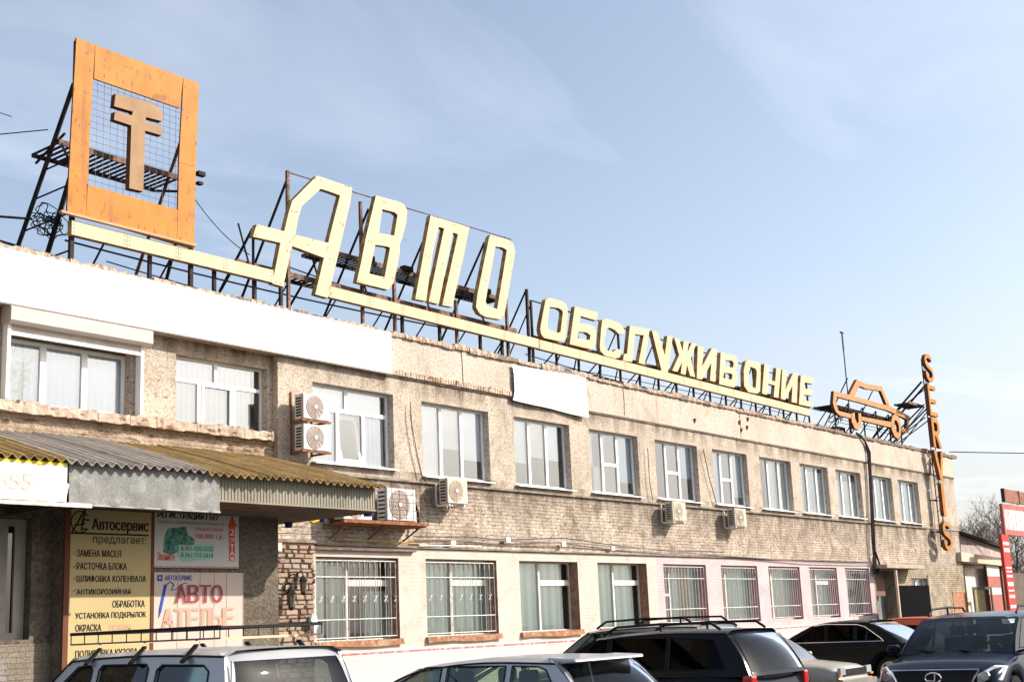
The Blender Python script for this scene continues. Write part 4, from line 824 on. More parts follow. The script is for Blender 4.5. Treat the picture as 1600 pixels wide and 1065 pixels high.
# ------------------------------------------------------------------ air conditioners
def ac(cx, z0, w, h, d, ybk, label, m=ACW, grille=ACG, side=ACSIDE, bracket=True, rusty=False, square=False, gap=.14):
    t = thing('air_conditioner', (cx, ybk, z0), label, 'air conditioner', 'outdoor air conditioner units on the facade')
    yf = ybk-d; x0, x1 = cx-w/2, cx+w/2
    bevel(MB().box((x0,yf,z0),(x1,ybk-.02,z0+h)).build('casing', m, t), .012)
    mb = MB(); n = 7
    for k in range(n): zz = z0+.06+(h-.14)*k/(n-1); mb.box((x0-.006,yf+.07,zz-.012),(x0+.002,ybk-.06,zz+.020), 0)
    mb.build('side_louvres', ACD, t)
    box('side_panel', (x0-.012,yf+.002,z0), (x0-.001,yf+.06,z0+h), side, t)
    rc = min(w*.36, h*.46); fx = x0+w*.42 if w > h*1.15 else cx; fz = z0+h/2
    mb = MB(); ring = [(fx+rc*cos(2*pi*k/28), yf-.012, fz+rc*sin(2*pi*k/28)) for k in range(28)]
    if square: ring = [(fx+sx_*rc*1.0, yf-.012, fz+sz_*h*.44) for sx_, sz_ in ((-1,-1),(1,-1),(1,1),(-1,1))]
    mb.prism(ring, (), (0,.012,0), 0, 0)
    g = mb.build('fan_grille', grille, t)
    mb = MB()
    for q in range(1,6):
        r = rc*q/6
        for k in range(20): a0, a1 = 2*pi*k/20, 2*pi*(k+1)/20; mb.tube((fx+r*cos(a0),yf-.016,fz+r*sin(a0)), (fx+r*cos(a1),yf-.016,fz+r*sin(a1)), .004, 3)
    for k in range(12): a0 = pi*k/6; mb.tube((fx+rc*.15*cos(a0),yf-.016,fz+rc*.15*sin(a0)), (fx+rc*.97*cos(a0),yf-.016,fz+rc*.97*sin(a0)), .004, 3)
    mb.build('wires', mat('grille_wire', (.50,.43,.38), .6), g)
    MB().tube((fx,yf-.028,fz),(fx,yf-.01,fz),rc*.17,12).build('fan_hub', PVC, g)
    box('badge', (x1-.16,yf-.004,z0+h-.11), (x1-.06,yf-.0005,z0+h-.085), mat('badge_grey', (.35,.42,.5), .5), t)
    bm = RUST if rusty else PVC
    for x in (x0+.05, x1-.09):
        box('bracket', (x,yf+.02,z0-.05), (x+.03,0,z0-.012), bm, t); box('bracket', (x,-.03,z0-.05), (x+.03,0,z0+(.45 if not rusty else .55)), bm if not rusty else RUST, t)
    if rusty: box('cross_bar', (x0-.04,yf+.0,z0-.045), (x1+.02,yf+.05,z0-.012), RUST, t)
    return t
ac(15.93, 5.63, .66, .46, .27, -.16, 'upper white wall unit of the stacked pair beside the window with an open sash', rusty=True)
ac(15.93, 5.06, .66, .47, .27, -.16, 'lower white wall unit of the stacked pair beside the window with an open sash', rusty=True)
a3 = ac(18.13, 3.86, .80, .62, .30, -.14, 'large white wall unit caged in wire just past the canopy corner', rusty=True)
ac(16.95, 3.84, .74, .52, .28, -.14, 'white wall unit half hidden behind the canopy corner', rusty=True)
ac(19.87, 4.28, .62, .52, .26, -.14, 'beige-grilled wall unit under the first three-light window', m=ACBE, grille=mat('ac_tan', (.42,.35,.26), .6))
ac(28.72, 4.25, .66, .50, .26, -.14, 'square-grilled wall unit under the middle of the facade, casting a shadow', m=ACBE, grille=mat('ac_pale', (.50,.44,.32), .6), square=True)
ac(32.05, 4.23, .66, .50, .26, -.14, 'farthest wall unit, on the brick band below a brown-blind window', m=ACBE, grille=mat('ac_tan'), square=True)
cage = thing('wire_cage', (17.6,-.5,3.75), 'rusty shelf frame with thin wire cage holding two wall units', 'cage')
MB().box((16.45,-.56,3.76),(18.75,-.5,3.82)).build('shelf_edge', RUST, cage); MB().box((16.45,-.5,3.74),(18.75,0,3.77)).build('shelf', RUST, cage)
mb = MB()
for k in range(6): mb.tube((17.75+k*.2,-.54,3.8),(17.75+k*.2,-.54,4.55),.006,4)
for k in range(5): mb.tube((17.7,-.54,3.9+k*.15),(18.8,-.54,3.9+k*.15),.006,4)
mb.build('wires', IRON2, cage)
for x in (16.6,17.6,18.6): tube('brace', (x,-.5,3.75), (x,0,3.5), .018, RUST, cage)
tag(MB().path([W(a,b,-.12) for a, b in ((648,787),(653,800),(654,815),(651,828))], .03, 6).build('hose', WIRE), 'short black hose curving down beside the caged wall unit', 'hose')
box_ = MB().box((16.14,-.09,3.29),(18.9,-.01,3.315)); tag(box_.build('pipe_rail', IRON2), 'rusty rail over the first barred window', 'rail')

# hanging pots at the canopy corner
def pot(px, py, Y, sc, label, lid=False):
    c = W(px, py, Y); t = thing('hanging_pot', c-Vector((0,0,.0)), label, 'pot', 'small indigo pots strung near the canopy')
    n = 12; mb = MB(); r0, r1, h = .10*sc, .135*sc, .20*sc
    mb.tube(c, c+Vector((0,0,h)), r0, n, 0, r1, True); mb.tube(c+Vector((0,0,h-.02*sc)), c+Vector((0,0,h)), r1*1.1, n, 0, r1*1.1)
    mb.build('pot', PLAST, t); MB().path([c+Vector((-r1,0,h)), c+Vector((0,0,h+.38*sc)), c+Vector((r1,0,h))], .008, 4).build('hanger', YELP if not lid else WIRE, t); return t
pot(576, 806, -2.4, .85, 'indigo pot hanging from the canopy corner on a yellow strap')
pot(505, 815, -1.2, .62, 'indigo pot hanging between the canopy and the caged units')
pot(451, 824, -.6, .6, 'indigo pot hanging before the stone cladding')
tag(MB().prism([W(a,b,-1.0) for a, b in ((484,813),(498,810),(500,813),(488,817))], (), (0,.03,0), 0, 0).build('yellow_ribbon', YELP), 'bright yellow ribbon beside the hanging indigo pot', 'ribbon')
fac('cable', [(430,824),(470,822),(505,806),(545,800),(576,790)], .005, WIRE, 'thin string carrying the small pots near the canopy corner', 'cable', -1.1)
fac('lattice_rod', [(430,832),(458,833),(495,834)], .008, IRON, 'thin dark rod along the top of the stone cladding', 'rod', -.2)
# wall lanterns on the cladding
def lantern(px, py, label, sc=1.):
    c = W(px, py, -.32); t = thing('wall_lantern', c, label, 'lantern', 'black wall lanterns on the stone cladding')
    k_ = mat('lantern_black', (.02,.018,.016), .5)
    MB().tube(c, c+Vector((0,0,.20*sc)), .045*sc, 6, 0, .075*sc).build('glass_body', mat('lantern_glass', (.10,.08,.06), .2), t)
    MB().tube(c+Vector((0,0,.20*sc)), c+Vector((0,0,.30*sc)), .09*sc, 6, 0, .015).build('cap', k_, t)
    MB().tube(c+Vector((0,0,-.05*sc)), c, .02, 6, 0, .05*sc).build('finial', k_, t)
    MB().path([c+Vector((0,0,.30*sc)), c+Vector((.02,.06,.38*sc)), c+Vector((.0,.16,.34*sc)), c+Vector((0,.2,.1*sc))], .012, 5).build('arm', k_, t)
lantern(455, 948, 'black lantern at the lower left of the group on the stone cladding', 1.15); lantern(474, 925, 'black lantern at the right of the group on the stone cladding'); lantern(462.5, 916, 'small black lantern at the top of the group on the stone cladding', .6)
tag(MB().box(W(432,854,-.2)+Vector((0,-.01,-.07)), W(432,854,-.2)+Vector((.12,.01,.08))).build('notice', WSIGN), 'small white notice with red mark on the stone cladding', 'notice')
mb = MB(); c0 = W(490, 972, -.22); rr = random.Random(9); nn_ = 9
for i in range(6):
    for j in range(nn_):
        a_ = 2*pi*j/nn_; r_ = (.02,.07,.085,.08,.05,.015)[i]*rr.uniform(.75,1.25); mb.v.append(c0+Vector((r_*cos(a_), r_*.8*sin(a_), .17-.07*i+rr.uniform(-.012,.012))))
for i in range(5):
    for j in range(nn_): mb.f.append((i*nn_+j, i*nn_+(j+1)%nn_, (i+1)*nn_+(j+1)%nn_, (i+1)*nn_+j))
mb.i = [0]*len(mb.f); tag(mb.build('plastic_bag', mat('bag_white', (.70,.70,.72), .4)), 'crumpled white plastic bag stuck beside the first barred window', 'bag')
# ------------------------------------------------------------------ things at the far end
gt = thing('metal_gate', (44.2,-.7,0), 'open black sheet metal gate leaf by the far doorway', 'gate')
a, b = W(1402,915,-1.0), W(1450,913,-1.0)
MB().box((a.x,-1.03,.7),(b.x,-.99,W(1425,914,-1.0).z)).build('leaf', mat('black_sheet', (0.003,0.003,0.003), .95, var=.2, spec=.05), gt)
MB().box((a.x-.10,-1.05,.2),(a.x-.02,-.98,3.05)).build('jamb', mat('pale_jamb', (.50,.40,.32), .7), gt)
tube('jamb', (b.x+.04,-1.0,.2), (b.x+.04,-1.0,2.9), .035, mat('pale_jamb'), gt)
SH = thing('lean_to_shed', (53.5,2,0), 'lean-to shed with a dark sloping roof past the far corner', 'shed')
p0, p1 = W(1496,834,1.2), W(1568,858,1.2)
MB().prism([(p0.x,1.2,3.6),(p1.x,1.2,3.5),(p1.x,1.2,p1.z),(p0.x,1.2,p0.z)], (), (0,4,0), 0, 0).build('wall', SHED, SH)
MB().prism([(p0.x-.1,1.0,p0.z),(p1.x+.2,1.0,p1.z-.03),(p1.x+.2,1.0,p1.z+.10),(p0.x-.1,1.0,p0.z+.12)], (), (0,4.4,0), 0, 0).build('roof', ROOFD, SH)
MB().box((51.0,1.3,0),(58.6,1.5,3.5)).build('wall', mat('dim_wall', (.30,.27,.23), .9), SH)
q0, q1 = W(1496,866,0), W(1570,873,0)
bm_ = thing('concrete_beam', (q0.x,0,3.5), 'long pale concrete beam reaching out past the far corner', 'beam')
MB().prism([(q0.x,-.15,3.52),(q1.x-.4,-.15,3.38),(q1.x,-.15,3.42),(q1.x,-.15,3.62),(q1.x-.4,-.15,3.70),(q0.x,-.15,3.88)], (), (0,.5,0), 0, 0).build('beam', mat('pale_beam', (.54,.46,.34), .9, var=.1), bm_)
dr = thing('white_gatehouse_panel', (52,-.0,0), 'white painted door panel under the concrete beam', 'panel')
a, b = W(1508,900,.4), W(1538,900,.4); MB().box((a.x,.4,0),(b.x,.5,3.3)).build('panel', DIRTY, dr)
gg = thing('glazed_gate', (54,-.3,0), 'small framed gate leaf with olive panel in front of the white panel', 'gate')
a, b = W(1521,920,-.3), W(1550,920,-.3); mb = MB().prism([(a.x,-.3,.3),(b.x,-.3,.3),(b.x,-.3,W(1535,916,-.3).z),(a.x,-.3,W(1535,916,-.3).z)], [[(a.x+.12,-.3,.4),(b.x-.12,-.3,.4),(b.x-.12,-.3,W(1535,916,-.3).z-.1),(a.x+.12,-.3,W(1535,916,-.3).z-.1)]], (0,.05,0), 0, 0)
mb.build('frame', mat('dark_olive', (.10,.085,.06), .7), gg); MB().box((a.x+.11,-.27,.39),(a.x+(b.x-a.x)*.6,-.26,W(1535,916,-.3).z-.09)).build('panel', mat('olive_panel', (.26,.23,.12), .8), gg)
for px, lab in ((1547,'brown post nearest the white panel'),(1567,'brown post between the two red banners'),(1574,'brown post beside the tall red banner')):
    p = W(px, 900, .1); q = W(px+6, 945, .1); tag(MB().box((p.x-.12,.1,0),(p.x+.12,.3,3.4)).build('post', mat('brown_post', (.15,.09,.06), .85)), lab, 'post')
rb = thing('red_banner', (55,0,0), 'pale red and white vertical banner hanging under the concrete beam', 'banner')
a, b = W(1541,880,.0), W(1560,880,.0); x0, x1 = a.x, b.x
for z0, z1, m_ in ((2.95,3.45,WSIGN),(2.5,2.94,REDP),(2.2,2.49,WSIGN),(1.2,2.19,REDP)): MB().box((x0,.0,z0),(x1,.03,z1)).build('panel', m_, rb)
ts = thing('tall_red_sign', (57,-1.0,0), 'tall red gate sign with white lettering at the right edge', 'sign')
Y_ = -1.2
a, b, c, d = W(1565,783,Y_), W(1640,800,Y_), W(1640,846,Y_), W(1568,829,Y_)
MB().box((a.x,Y_,(c.z+d.z)/2),(b.x,Y_+.12,(a.z+b.z)/2)).build('header', REDP, ts)
zt, zb = (a.z+b.z)/2, (c.z+d.z)/2
for k, w_ in enumerate((.10,.10,.10,.34,.34,.5,.5)): 
    xx = a.x+.15+sum((.10,.10,.10,.34,.34,.5,.5)[:k])+.1*k
    MB().box((xx,Y_-.01,zb+.22),(xx+w_,Y_-.001,zt-.22)).build('lettering', mat('white_paint', (.8,.76,.72), .6), ts)
e0, e1 = W(1569,880,Y_), W(1580,880,Y_)
MB().box((e0.x,Y_-.02,.8),(e1.x,Y_+.1,zb-.01)).build('leg_panel', RED, ts)
for k, (za, zb_) in enumerate(((.30,.42),(.55,.70),(1.3,1.36),(1.45,1.5),(1.62,1.7),(1.9,2.05),(2.2,2.26),(2.4,2.52),(2.8,2.92))):
    zz = zb-za; MB().box((e0.x+.12,Y_-.03,zb-zb_),(e1.x-.12,Y_-.021,zb-za)).build('lettering', mat('white_paint'), ts)
a, b = W(1568,763,Y_+.5), W(1640,778,Y_+.5); c = W(1569,783,Y_+.5)
for k in range(3):
    xx = a.x+k*2.0; MB().box((xx+.05,Y_+.5,c.z),(xx+1.95,Y_+.6,a.z)).build('roof_board', mat('brown_red_board', (.27,.12,.09), .8), ts); MB().box((xx-.05,Y_+.48,c.z-.02),(xx+.049,Y_+.62,a.z+.02)).build('board_post', mat('dark_post', (.06,.045,.05), .8), ts)
p = W(1590,900,2.5); tag(MB().box((58.8,2.5,0),(80,2.8,3.3)).build('garden_wall', mat('brown_fence', (.13,.10,.08), .9)), 'dark brown boundary wall behind the tall red sign', 'wall')

# ------------------------------------------------------------------ bare trees
def tree_mesh(seed, h, spread, twigs=True):
    rr = random.Random(seed); tr, cw = MB(), MB()
    def grow(p, d, ln, r, lev):
        n = 3; q = p
        for k in range(n):
            d2 = (d+Vector((rr.uniform(-1,1),rr.uniform(-1,1),rr.uniform(-.3,.6)))*.16).normalized(); q2 = q+d2*ln/n
            (tr if lev < 2 else cw).tube(q, q2, r*(1-.22*k), 5 if lev < 2 else 3, 0, r*(1-.22*(k+1)), False); q = q2; d = d2
            if lev < 4 and (k > 0 or lev > 0):
                for _ in range(2 if lev < 3 else 3):
                    t = Vector((rr.uniform(-1,1),rr.uniform(-1,1),rr.uniform(-.1,.9))).normalized()
                    grow(q, (d*.6+t*spread).normalized(), ln*rr.uniform(.5,.72), max(r*.5,.006), lev+1)
    grow(Vector((0,0,0)), Vector((0,0,1)), h*.5, h*.020, 0)
    ms = []
    for mb, m_ in ((tr, BARK), (cw, TWIG)):
        me = bpy.data.meshes.new('tree'); me.from_pydata(mb.v, [], mb.f); me.materials.append(m_); ms.append(me)
    return ms
TM = [tree_mesh(11, 8, .9), tree_mesh(12, 8, 1.0)]
def bare_tree(x, y, h, k, label, rz=0, group='bare trees beyond the far corner'):
    t = thing('bare_tree', (x,y,0), label, 'tree', group, rz)
    for nm, me in zip(('trunk','crown'), TM[k%2]):
        o = bpy.data.objects.new(nm, me); COL.objects.link(o); o.parent = t; o.scale = (h/8,h/8,h/8)
labs = ['bare tree just past the building corner','bare tree above the shed roof ridge','dense bare tree left of the red sign','bare tree behind the red sign header','tall bare tree at the right edge behind the red boards']
for k, (px, Y, h) in enumerate(((1500,18,9.5),(1518,28,10.5),(1545,22,8.2),(1568,30,13),(1590,16,9.5))):
    p = W(px, 900, Y); bare_tree(p.x, Y, h, k, labs[k], k*1.3)
q = thing('distant_thicket', (95,40,0), 'dense brown thicket of bare branches behind the shed', 'thicket'); q['kind'] = 'stuff'
for k in range(10):
    p = W(1496+k*13, 900, 38+7*(k%3)); o = bpy.data.objects.new('branches', TM[k%2][1]); COL.objects.link(o); o.parent = q; o.location = Vector((p.x, 38+7*(k%3), -1.5))-q.location; s_ = 1.05+.2*(k%2); o.scale = (s_*1.3,s_*1.3,s_); o.rotation_euler = (0,0,k*1.1); o['kind'] = 'stuff'

# ------------------------------------------------------------------ cars
def paint(name, col, metal=.5, rough=.28, coat=.5):
    m = mat(name, col, rough, metal, var=.04, scale=1.5, coat=coat, spec=.5 if coat else .12); return m
TRIM = mat('black_trim', (.018,.018,.018), .55); CHROME = mat('chrome', (.75,.75,.77), .12, 1.); TYRE = mat('tyre', (.02,.02,.02), .9); RIM = mat('alloy', (.45,.45,.46), .3, .9)
LENS = mat('clear_lens', (.42,.44,.47), .18, .3, coat=.6); REDL = mat('red_lens', (.50,.02,.02), .15, coat=1.); AMBER = mat('amber_lens', (.75,.22,.03), .2, coat=1.)
SEATM = mat('seat_cloth', (.06,.06,.062), .9, var=.2); CGL = glass('car_glass', (.70,.78,.70), .03, wave=0, ior=1.25); CGD = glass('tinted_glass', (.045,.05,.06), .0, wave=0, ior=1.15); CGR = glass('grey_rear_glass', (.22,.24,.26), .03, wave=0, ior=1.05)
def lerp(a, b, t): return a+(b-a)*t
def interp(pts, x):
    if x <= pts[0][0]: return pts[0][1]
    for (a, b), (c, d) in zip(pts, pts[1:]):
        if x <= c: return b+(d-b)*(x-a)/(c-a+1e-9)
    return pts[-1][1]
def car(name, label, loc, rz, L_, Wd, H, belt, top, gh, wins, pm, glassm=CGL, rearm=None, rear_hole=.09, rails=None, dark=False, wheels=(.8, None), group=None, tumble=.12, extra=None, spoiler=False, wiper=False, wr_=.32, rimr=.2, fdrop=.085, lamps=True, scr=None):
    """top: (x,z) outline of the lower body's upper edge; gh: greenhouse (x_rear_base, x_rear_top, x_front_top, x_front_base)"""
    t = thing(name, loc, label, 'car', group, rz); w = Wd/2
    wx = (wheels[0], wheels[1] or L_-.85)
    # lower body
    xs = sorted(set([0,.02,.05,.1,.17] + [.25+k*(L_-.5)/46 for k in range(47)] + [L_-.17,L_-.1,L_-.05,L_-.02,L_])); rows = []
    for x in xs:
        e_ = min(x, L_-x); ww = w*(1-.16*max(0,1-e_/.45)**2); zt = interp(top, x); zb = .24+.06*max(0,1-e_/.3)
        for cx in wx:
            if abs(x-cx) < wr_+.06: zb = max(zb, wr_+math.sqrt(max(0,(wr_+.06)**2-(x-cx)**2)))
        zb = min(zb, zt-.1); cr_ = .035
        rows.append([(x,0,zb),(x,ww*.9,zb),(x,ww*.985,zb+.01),(x,ww*1.0,lerp(zb,zt,.35)),(x,ww*1.0,lerp(zb,zt,.6)),(x,ww*.975,lerp(zb,zt,.86)),(x,ww*.94,zt-.03),(x,ww*.88,zt-.004),(x,ww*.5,zt+cr_*.7),(x,0,zt+cr_)])
    vs = []; fs = []; n = len(rows[0])
    for r in rows: vs += r + [(a,-b,c) for a, b, c in r[1:-1]]
    m_ = 2*n-2
    def idx(i, j): return i*m_ + (j if j >= 0 else n-1-j)   # j<0 : mirrored
    ringi = list(range(n)) + [-(k) for k in range(n-2,0,-1)]
    for i in range(len(rows)-1):
        for a, b in zip(ringi, ringi[1:]+ringi[:1]): fs.append((idx(i,a),idx(i,b),idx(i+1,b),idx(i+1,a)))
    fs.append(tuple(idx(0,a) for a in ringi[::-1])); fs.append(tuple(idx(len(rows)-1,a) for a in ringi))
    body = obj('body', vs, fs, pm, t, True, True)
    # greenhouse
    xrb, xrt, xft, xfb = gh; zr = H-.05
    def roofz(x): u = (x-xrt)/(xft-xrt); return H-.035*(1-u)**2-fdrop*max(0,(u-.35)/.65)**2
    def bx(xb, xt, v): return lerp(xb,xt,v)+(1 if xb > xt else -1)*.10*4*v*(1-v)*abs(xb-xt)
    def sy(z): return w*.935-(z-belt)*tumble*1.9
    def edge(z): return zr
    tp = [(xrt+(xft-xrt)*k/8) for k in range(9)]
    zf = roofz(xft)-.055-belt+.03; zb_r = roofz(xrt)-.055-belt+.03
    outer = [(bx(xrb,xrt,v),belt-.03+v*zb_r) for v in (0,.25,.5,.75)]+[(x,roofz(x)-.055) for x in tp]+[(bx(xfb,xft,v),belt-.03+v*zf) for v in (.75,.5,.25,0)]
    for s_ in (1,-1):
        mb = MB(); P = lambda q: (q[0], s_*sy(q[1]), q[1]); mb.prism([P(q) for q in outer], [[P(q) for q in wnd] for wnd in wins], (0,-s_*.03,0), 0, 0); mb.build('side_frame', pm, t, True)
        for wnd in wins:
            MB().prism([(a, s_*(sy(b)-.012), b) for a, b in wnd], (), (0,-s_*.004,0), 0, 0).build('window', glassm if not (dark and wnd is not wins[-1]) else CGD, t, True)
        for wnd in wins: MB().path([(a, s_*(sy(b)+.004), b) for a, b in list(wnd)+[wnd[0]]], .008, 4).build('window_seal', TRIM, t, True)
        MB().path([(x, s_*(sy(roofz(x)-.055)+.006), roofz(x)-.052) for x in tp]+[(bx(xfb,xft,v), s_*(sy(belt-.03+v*zf)+.002), belt-.03+v*zf+.012) for v in (.9,.75,.5,.25,.05)], .009, 4).build('roof_gutter', TRIM, t, True)
    # roof
    vs = []; fs = []; ny = 12; nx_ = 12
    for i in range(nx_+1):
        x = lerp(xrt-.02, xft+.02, i/nx_)
        for j in range(ny+1):
            v = 2*j/ny-1; z_ = roofz(x); ex = max(0, abs(v)-.86)/.14; hw = sy(z_-.055)+.006
            vs.append((x, v*hw, z_-.015*v*v-.042*ex**1.8))
    for i in range(nx_):
        for j in range(ny): a = i*(ny+1)+j; fs.append((a,a+ny+1,a+ny+2,a+1))
    obj('roof', vs, fs, pm, t, True, True)
    def screen(xb, xt, s_, nm, gm, hole, bord):
        zt_ = roofz(xt)-.02; q = lambda u, v: (bx(xb,xt,v)-(.07*v**9 if s_ < 0 else 0)*s_+s_*.09*(1-abs(u)**3.2)*(1-.3*v), u*(sy(lerp(belt-.03,zt_,v))-.0), lerp(belt-.03,zt_,v))
        U = [-1,-.95,-.86,-.7,0,.7,.86,.95,1]; V = [.2,.4,.6,.8,.93]; h = hole
        oo = [(u,0) for u in U]+[(1,v) for v in V]+[(u,1) for u in U[::-1]]+[(-1,v) for v in V[::-1]]
        hp = lambda u, v: (u*(1-h*(1+.15*v)), h*1.2+(1-h*2.0-.02)*v)
        hh = [hp(*p) for p in oo]; vs = [q(*p) for p in oo]+[q(*p) for p in hh]; n_ = len(oo); fs = [(k,(k+1)%n_,n_+(k+1)%n_,n_+k) for k in range(n_)]
        if s_ > 0: fs = [f[::-1] for f in fs]
        obj(nm+'_frame', vs, fs, bord, t, True, True)
        VV = [0]+V+[1]; g = []; fs = []
        for v in VV:
            for u in U: a_, b_, c_ = q(*hp(u,v)); g.append((a_-s_*.006,b_,c_))
        for i in range(len(VV)-1):
            for j in range(8): k = i*9+j; fs.append((k,k+1,k+10,k+9))
        return obj(nm, g, fs, gm, t, True, True)
    screen(xfb, xft, 1, 'windscreen', scr or CGL, .045, pm if extra != 'dark' else pm); screen(xrb, xrt, -1, 'rear_window', rearm or glassm, rear_hole, pm)
    # cabin
    MB().box((xrb+.1,-w*.85,belt-.25),(xfb-.1,w*.85,belt-.22)).build('cabin_floor', SEATM, t, True)
    for sx_ in (xfb-1.15, xfb-2.0):
        if sx_ > xrb+.3:
            for yy in (-.36,.36):
                o = MB().prism([(sx_,yy-.22,belt-.3),(sx_-.12,yy-.2,belt+.22),(sx_-.13,yy+.2,belt+.22),(sx_,yy+.22,belt-.3)], (), (-.1,0,0), 0, 0).build('seat', SEATM, t, True)
                bevel(MB().box((sx_-.25,yy-.12,belt+.25),(sx_-.15,yy+.12,belt+.40)).build('headrest', SEATM, t, True), .03)
    MB().path([(xfb-.62, .36+.17*cos(k*pi/7), belt-.02+.17*sin(k*pi/7)) for k in range(15)], .014, 5).build('steering_wheel', TRIM, t, True)
    MB().box((xfb-.45,-w*.8,belt-.2),(xfb-.02,w*.8,belt-.03)).build('dashboard', TRIM, t, True)
    # trim line, handles, mirrors, lights, wheels
    for s_ in (1,-1):
        box('belt_trim', (xrb+.1,s_*(w*.945)-.006,belt-.035), (xfb-.05,s_*(w*.945)+.008,belt-.015), TRIM, t, True)
        c = Vector((xfb-.28, s_*(w+.13), belt+.07)); o = MB().box(c-Vector((.07,.10,.07)), c+Vector((.07,.09,.075))).build('mirror', pm if not dark else TRIM, t, True); bevel(o, .045, 3)
        tube('mirror_arm', (xfb-.28,s_*w*.9,belt+.0), (xfb-.28,s_*(w+.05),belt+.03), .02, TRIM, t, 5, True)
        if lamps: o = box('headlight', (L_-.34,s_*w*.92-.10 if s_ > 0 else s_*w*.92-.07,.64), (L_-.03,s_*w*.92+.07 if s_ > 0 else s_*w*.92+.10,.80), LENS, t, True)
        bevel(o, .05, 3)
        o = box('tail_light', (.0,s_*w*.86-.06,belt-.26), (.16,s_*w*.86+.09*(1 if s_ > 0 else .7),belt-.02), REDL, t, True); bevel(o, .03, 2)
        for cx in wx:
            c = Vector((cx, s_*(w-.11), wr_)); o = MB().tube(c-Vector((0,s_*.10,0)), c+Vector((0,s_*.10,0)), wr_, 26).build('wheel', TYRE, t, True)
            mb = MB(); y1 = s_*(w-.005)
            ringr = [(cx+rimr*cos(k*pi/12), y1-s_*.02, wr_+rimr*sin(k*pi/12)) for k in range(24)]; rin = [(cx+rimr*.86*cos(k*pi/12), y1-s_*.02, wr_+rimr*.86*sin(k*pi/12)) for k in range(24)]
            mb.prism(ringr, [rin], (0,s_*.02,0), 0, 0)
            for k in range(5):
                a_ = 2*pi*k/5; mb.tube((cx,y1,wr_), (cx+rimr*.9*cos(a_),y1-s_*.01,wr_+rimr*.9*sin(a_)), .028, 5)
            mb.build('rim', RIM, o, True)
            MB().tube((cx,s_*(w-.26),wr_), (cx,s_*(w-.24),wr_), wr_+.055, 20).build('arch_liner', TRIM, t, True)
    box('bumper', (-.05,-w*.86,.32), (.10,w*.86,.56), pm, t, True); box('front_bumper', (L_-.1,-w*.86,.30), (L_+.05,w*.86,.52), pm, t, True)
    box('number_plate', (-.065,-.26,.60), (-.0,.26,.71), WSIGN, t, True)
    if rails:
        for s_ in (1,-1):
            yy = s_*(sy(H-.08)-.06); a, b = xrt+.12, xft-.15; hz_ = rails
            MB().path([(a,yy,H-.03),(a+.14,yy,H+hz_),(lerp(a,b,.5),yy,H+hz_+.015),(b-.2,yy,H+hz_-.01),(b,yy,H-.05)], .020, 6).build('roof_rail', TRIM, t, True)
            tube('rail_foot', (lerp(a,b,.5),yy,H-.03), (lerp(a,b,.5),yy,H+hz_), .018, TRIM, t, 6, True)
    if spoiler:
        mb = MB().prism([(xrt+.15,-w*.72,H-.03),(xrt-.20,-w*.70,H-.045),(xrt-.23,-w*.66,H-.075),(xrt+.02,-w*.7,H-.10)], (), (0,w*1.42,0), 0, 0); bevel(mb.build('spoiler', pm, t, True), .012)
        if 0: box('brake_lamp', (xrt-.19,-.2,H-.10), (xrt-.15,.2,H-.075), REDL, t, True)
    for s_ in (1,-1): MB().path([(bx(xrb,xrt,v)-.01-.09*(1-.93**3.2)*0-.012, s_*.94*sy(lerp(belt-.03,roofz(xrt)-.02,v)), lerp(belt-.03,roofz(xrt)-.02,v)) for v in (0,.25,.5,.75,.9)], .006, 4).build('tailgate_seam', TRIM, t, True)
    if wiper: MB().path([(xrb-.03,.25,belt+.02),(lerp(xrb,xrt,.25)-.09,-.1,belt+.12)], .012, 4).build('wiper', TRIM, t, True)
    return t, roofz, sy
SIL = paint('silver_paint', (.38,.385,.40), .45, .40, .3); SIL2 = paint('cool_silver_paint', (.36,.37,.40), .55, .36, .3); GRY = paint('grey_paint', (.28,.28,.29), .5, .3)
BLK = paint('black_paint', (.005,.006,.009), .0, .16, .0); NAV = paint('midnight_paint', (.010,.014,.026), .0, .16, .0); LAD = paint('sandy_grey_paint', (.34,.31,.26), .3, .38)
REDC = paint('red_paint', (.55,.07,.03), .2, .3)
U90 = radians(90)
# silver estate with roof rack
c1, rz1, sy1 = car('silver_estate', 'silver boxy estate car with black roof rack parked before the yellow sign', (7.3,-9.4,0), U90, 4.1, 1.68, 1.70, 1.0,
    [(0,.5),(.05,.95),(.2,.98),(2.95,.96),(3.3,.93),(3.95,.82),(4.1,.55)], (.04,.20,2.30,2.95),
    [[(.32,1.06),(.36,1.50),(.44,1.55),(.98,1.56),(1.04,1.52),(1.04,1.06)],[(1.16,1.06),(1.16,1.53),(1.20,1.57),(1.82,1.57),(1.86,1.53),(1.86,1.06)],[(1.96,1.06),(1.96,1.53),(2.0,1.57),(2.18,1.56),(2.46,1.36),(2.72,1.10),(2.72,1.06)]],
    SIL, CGL, CGR, .11, tumble=.13, fdrop=.04)
rk = thing('roof_rack', (7.3,-9.4,1.6), 'black steel roof rack bolted on the silver estate car', 'roof rack', None, U90)
rz_ = 1.835; xa_, xb_ = .35, 2.45; hw_ = .56
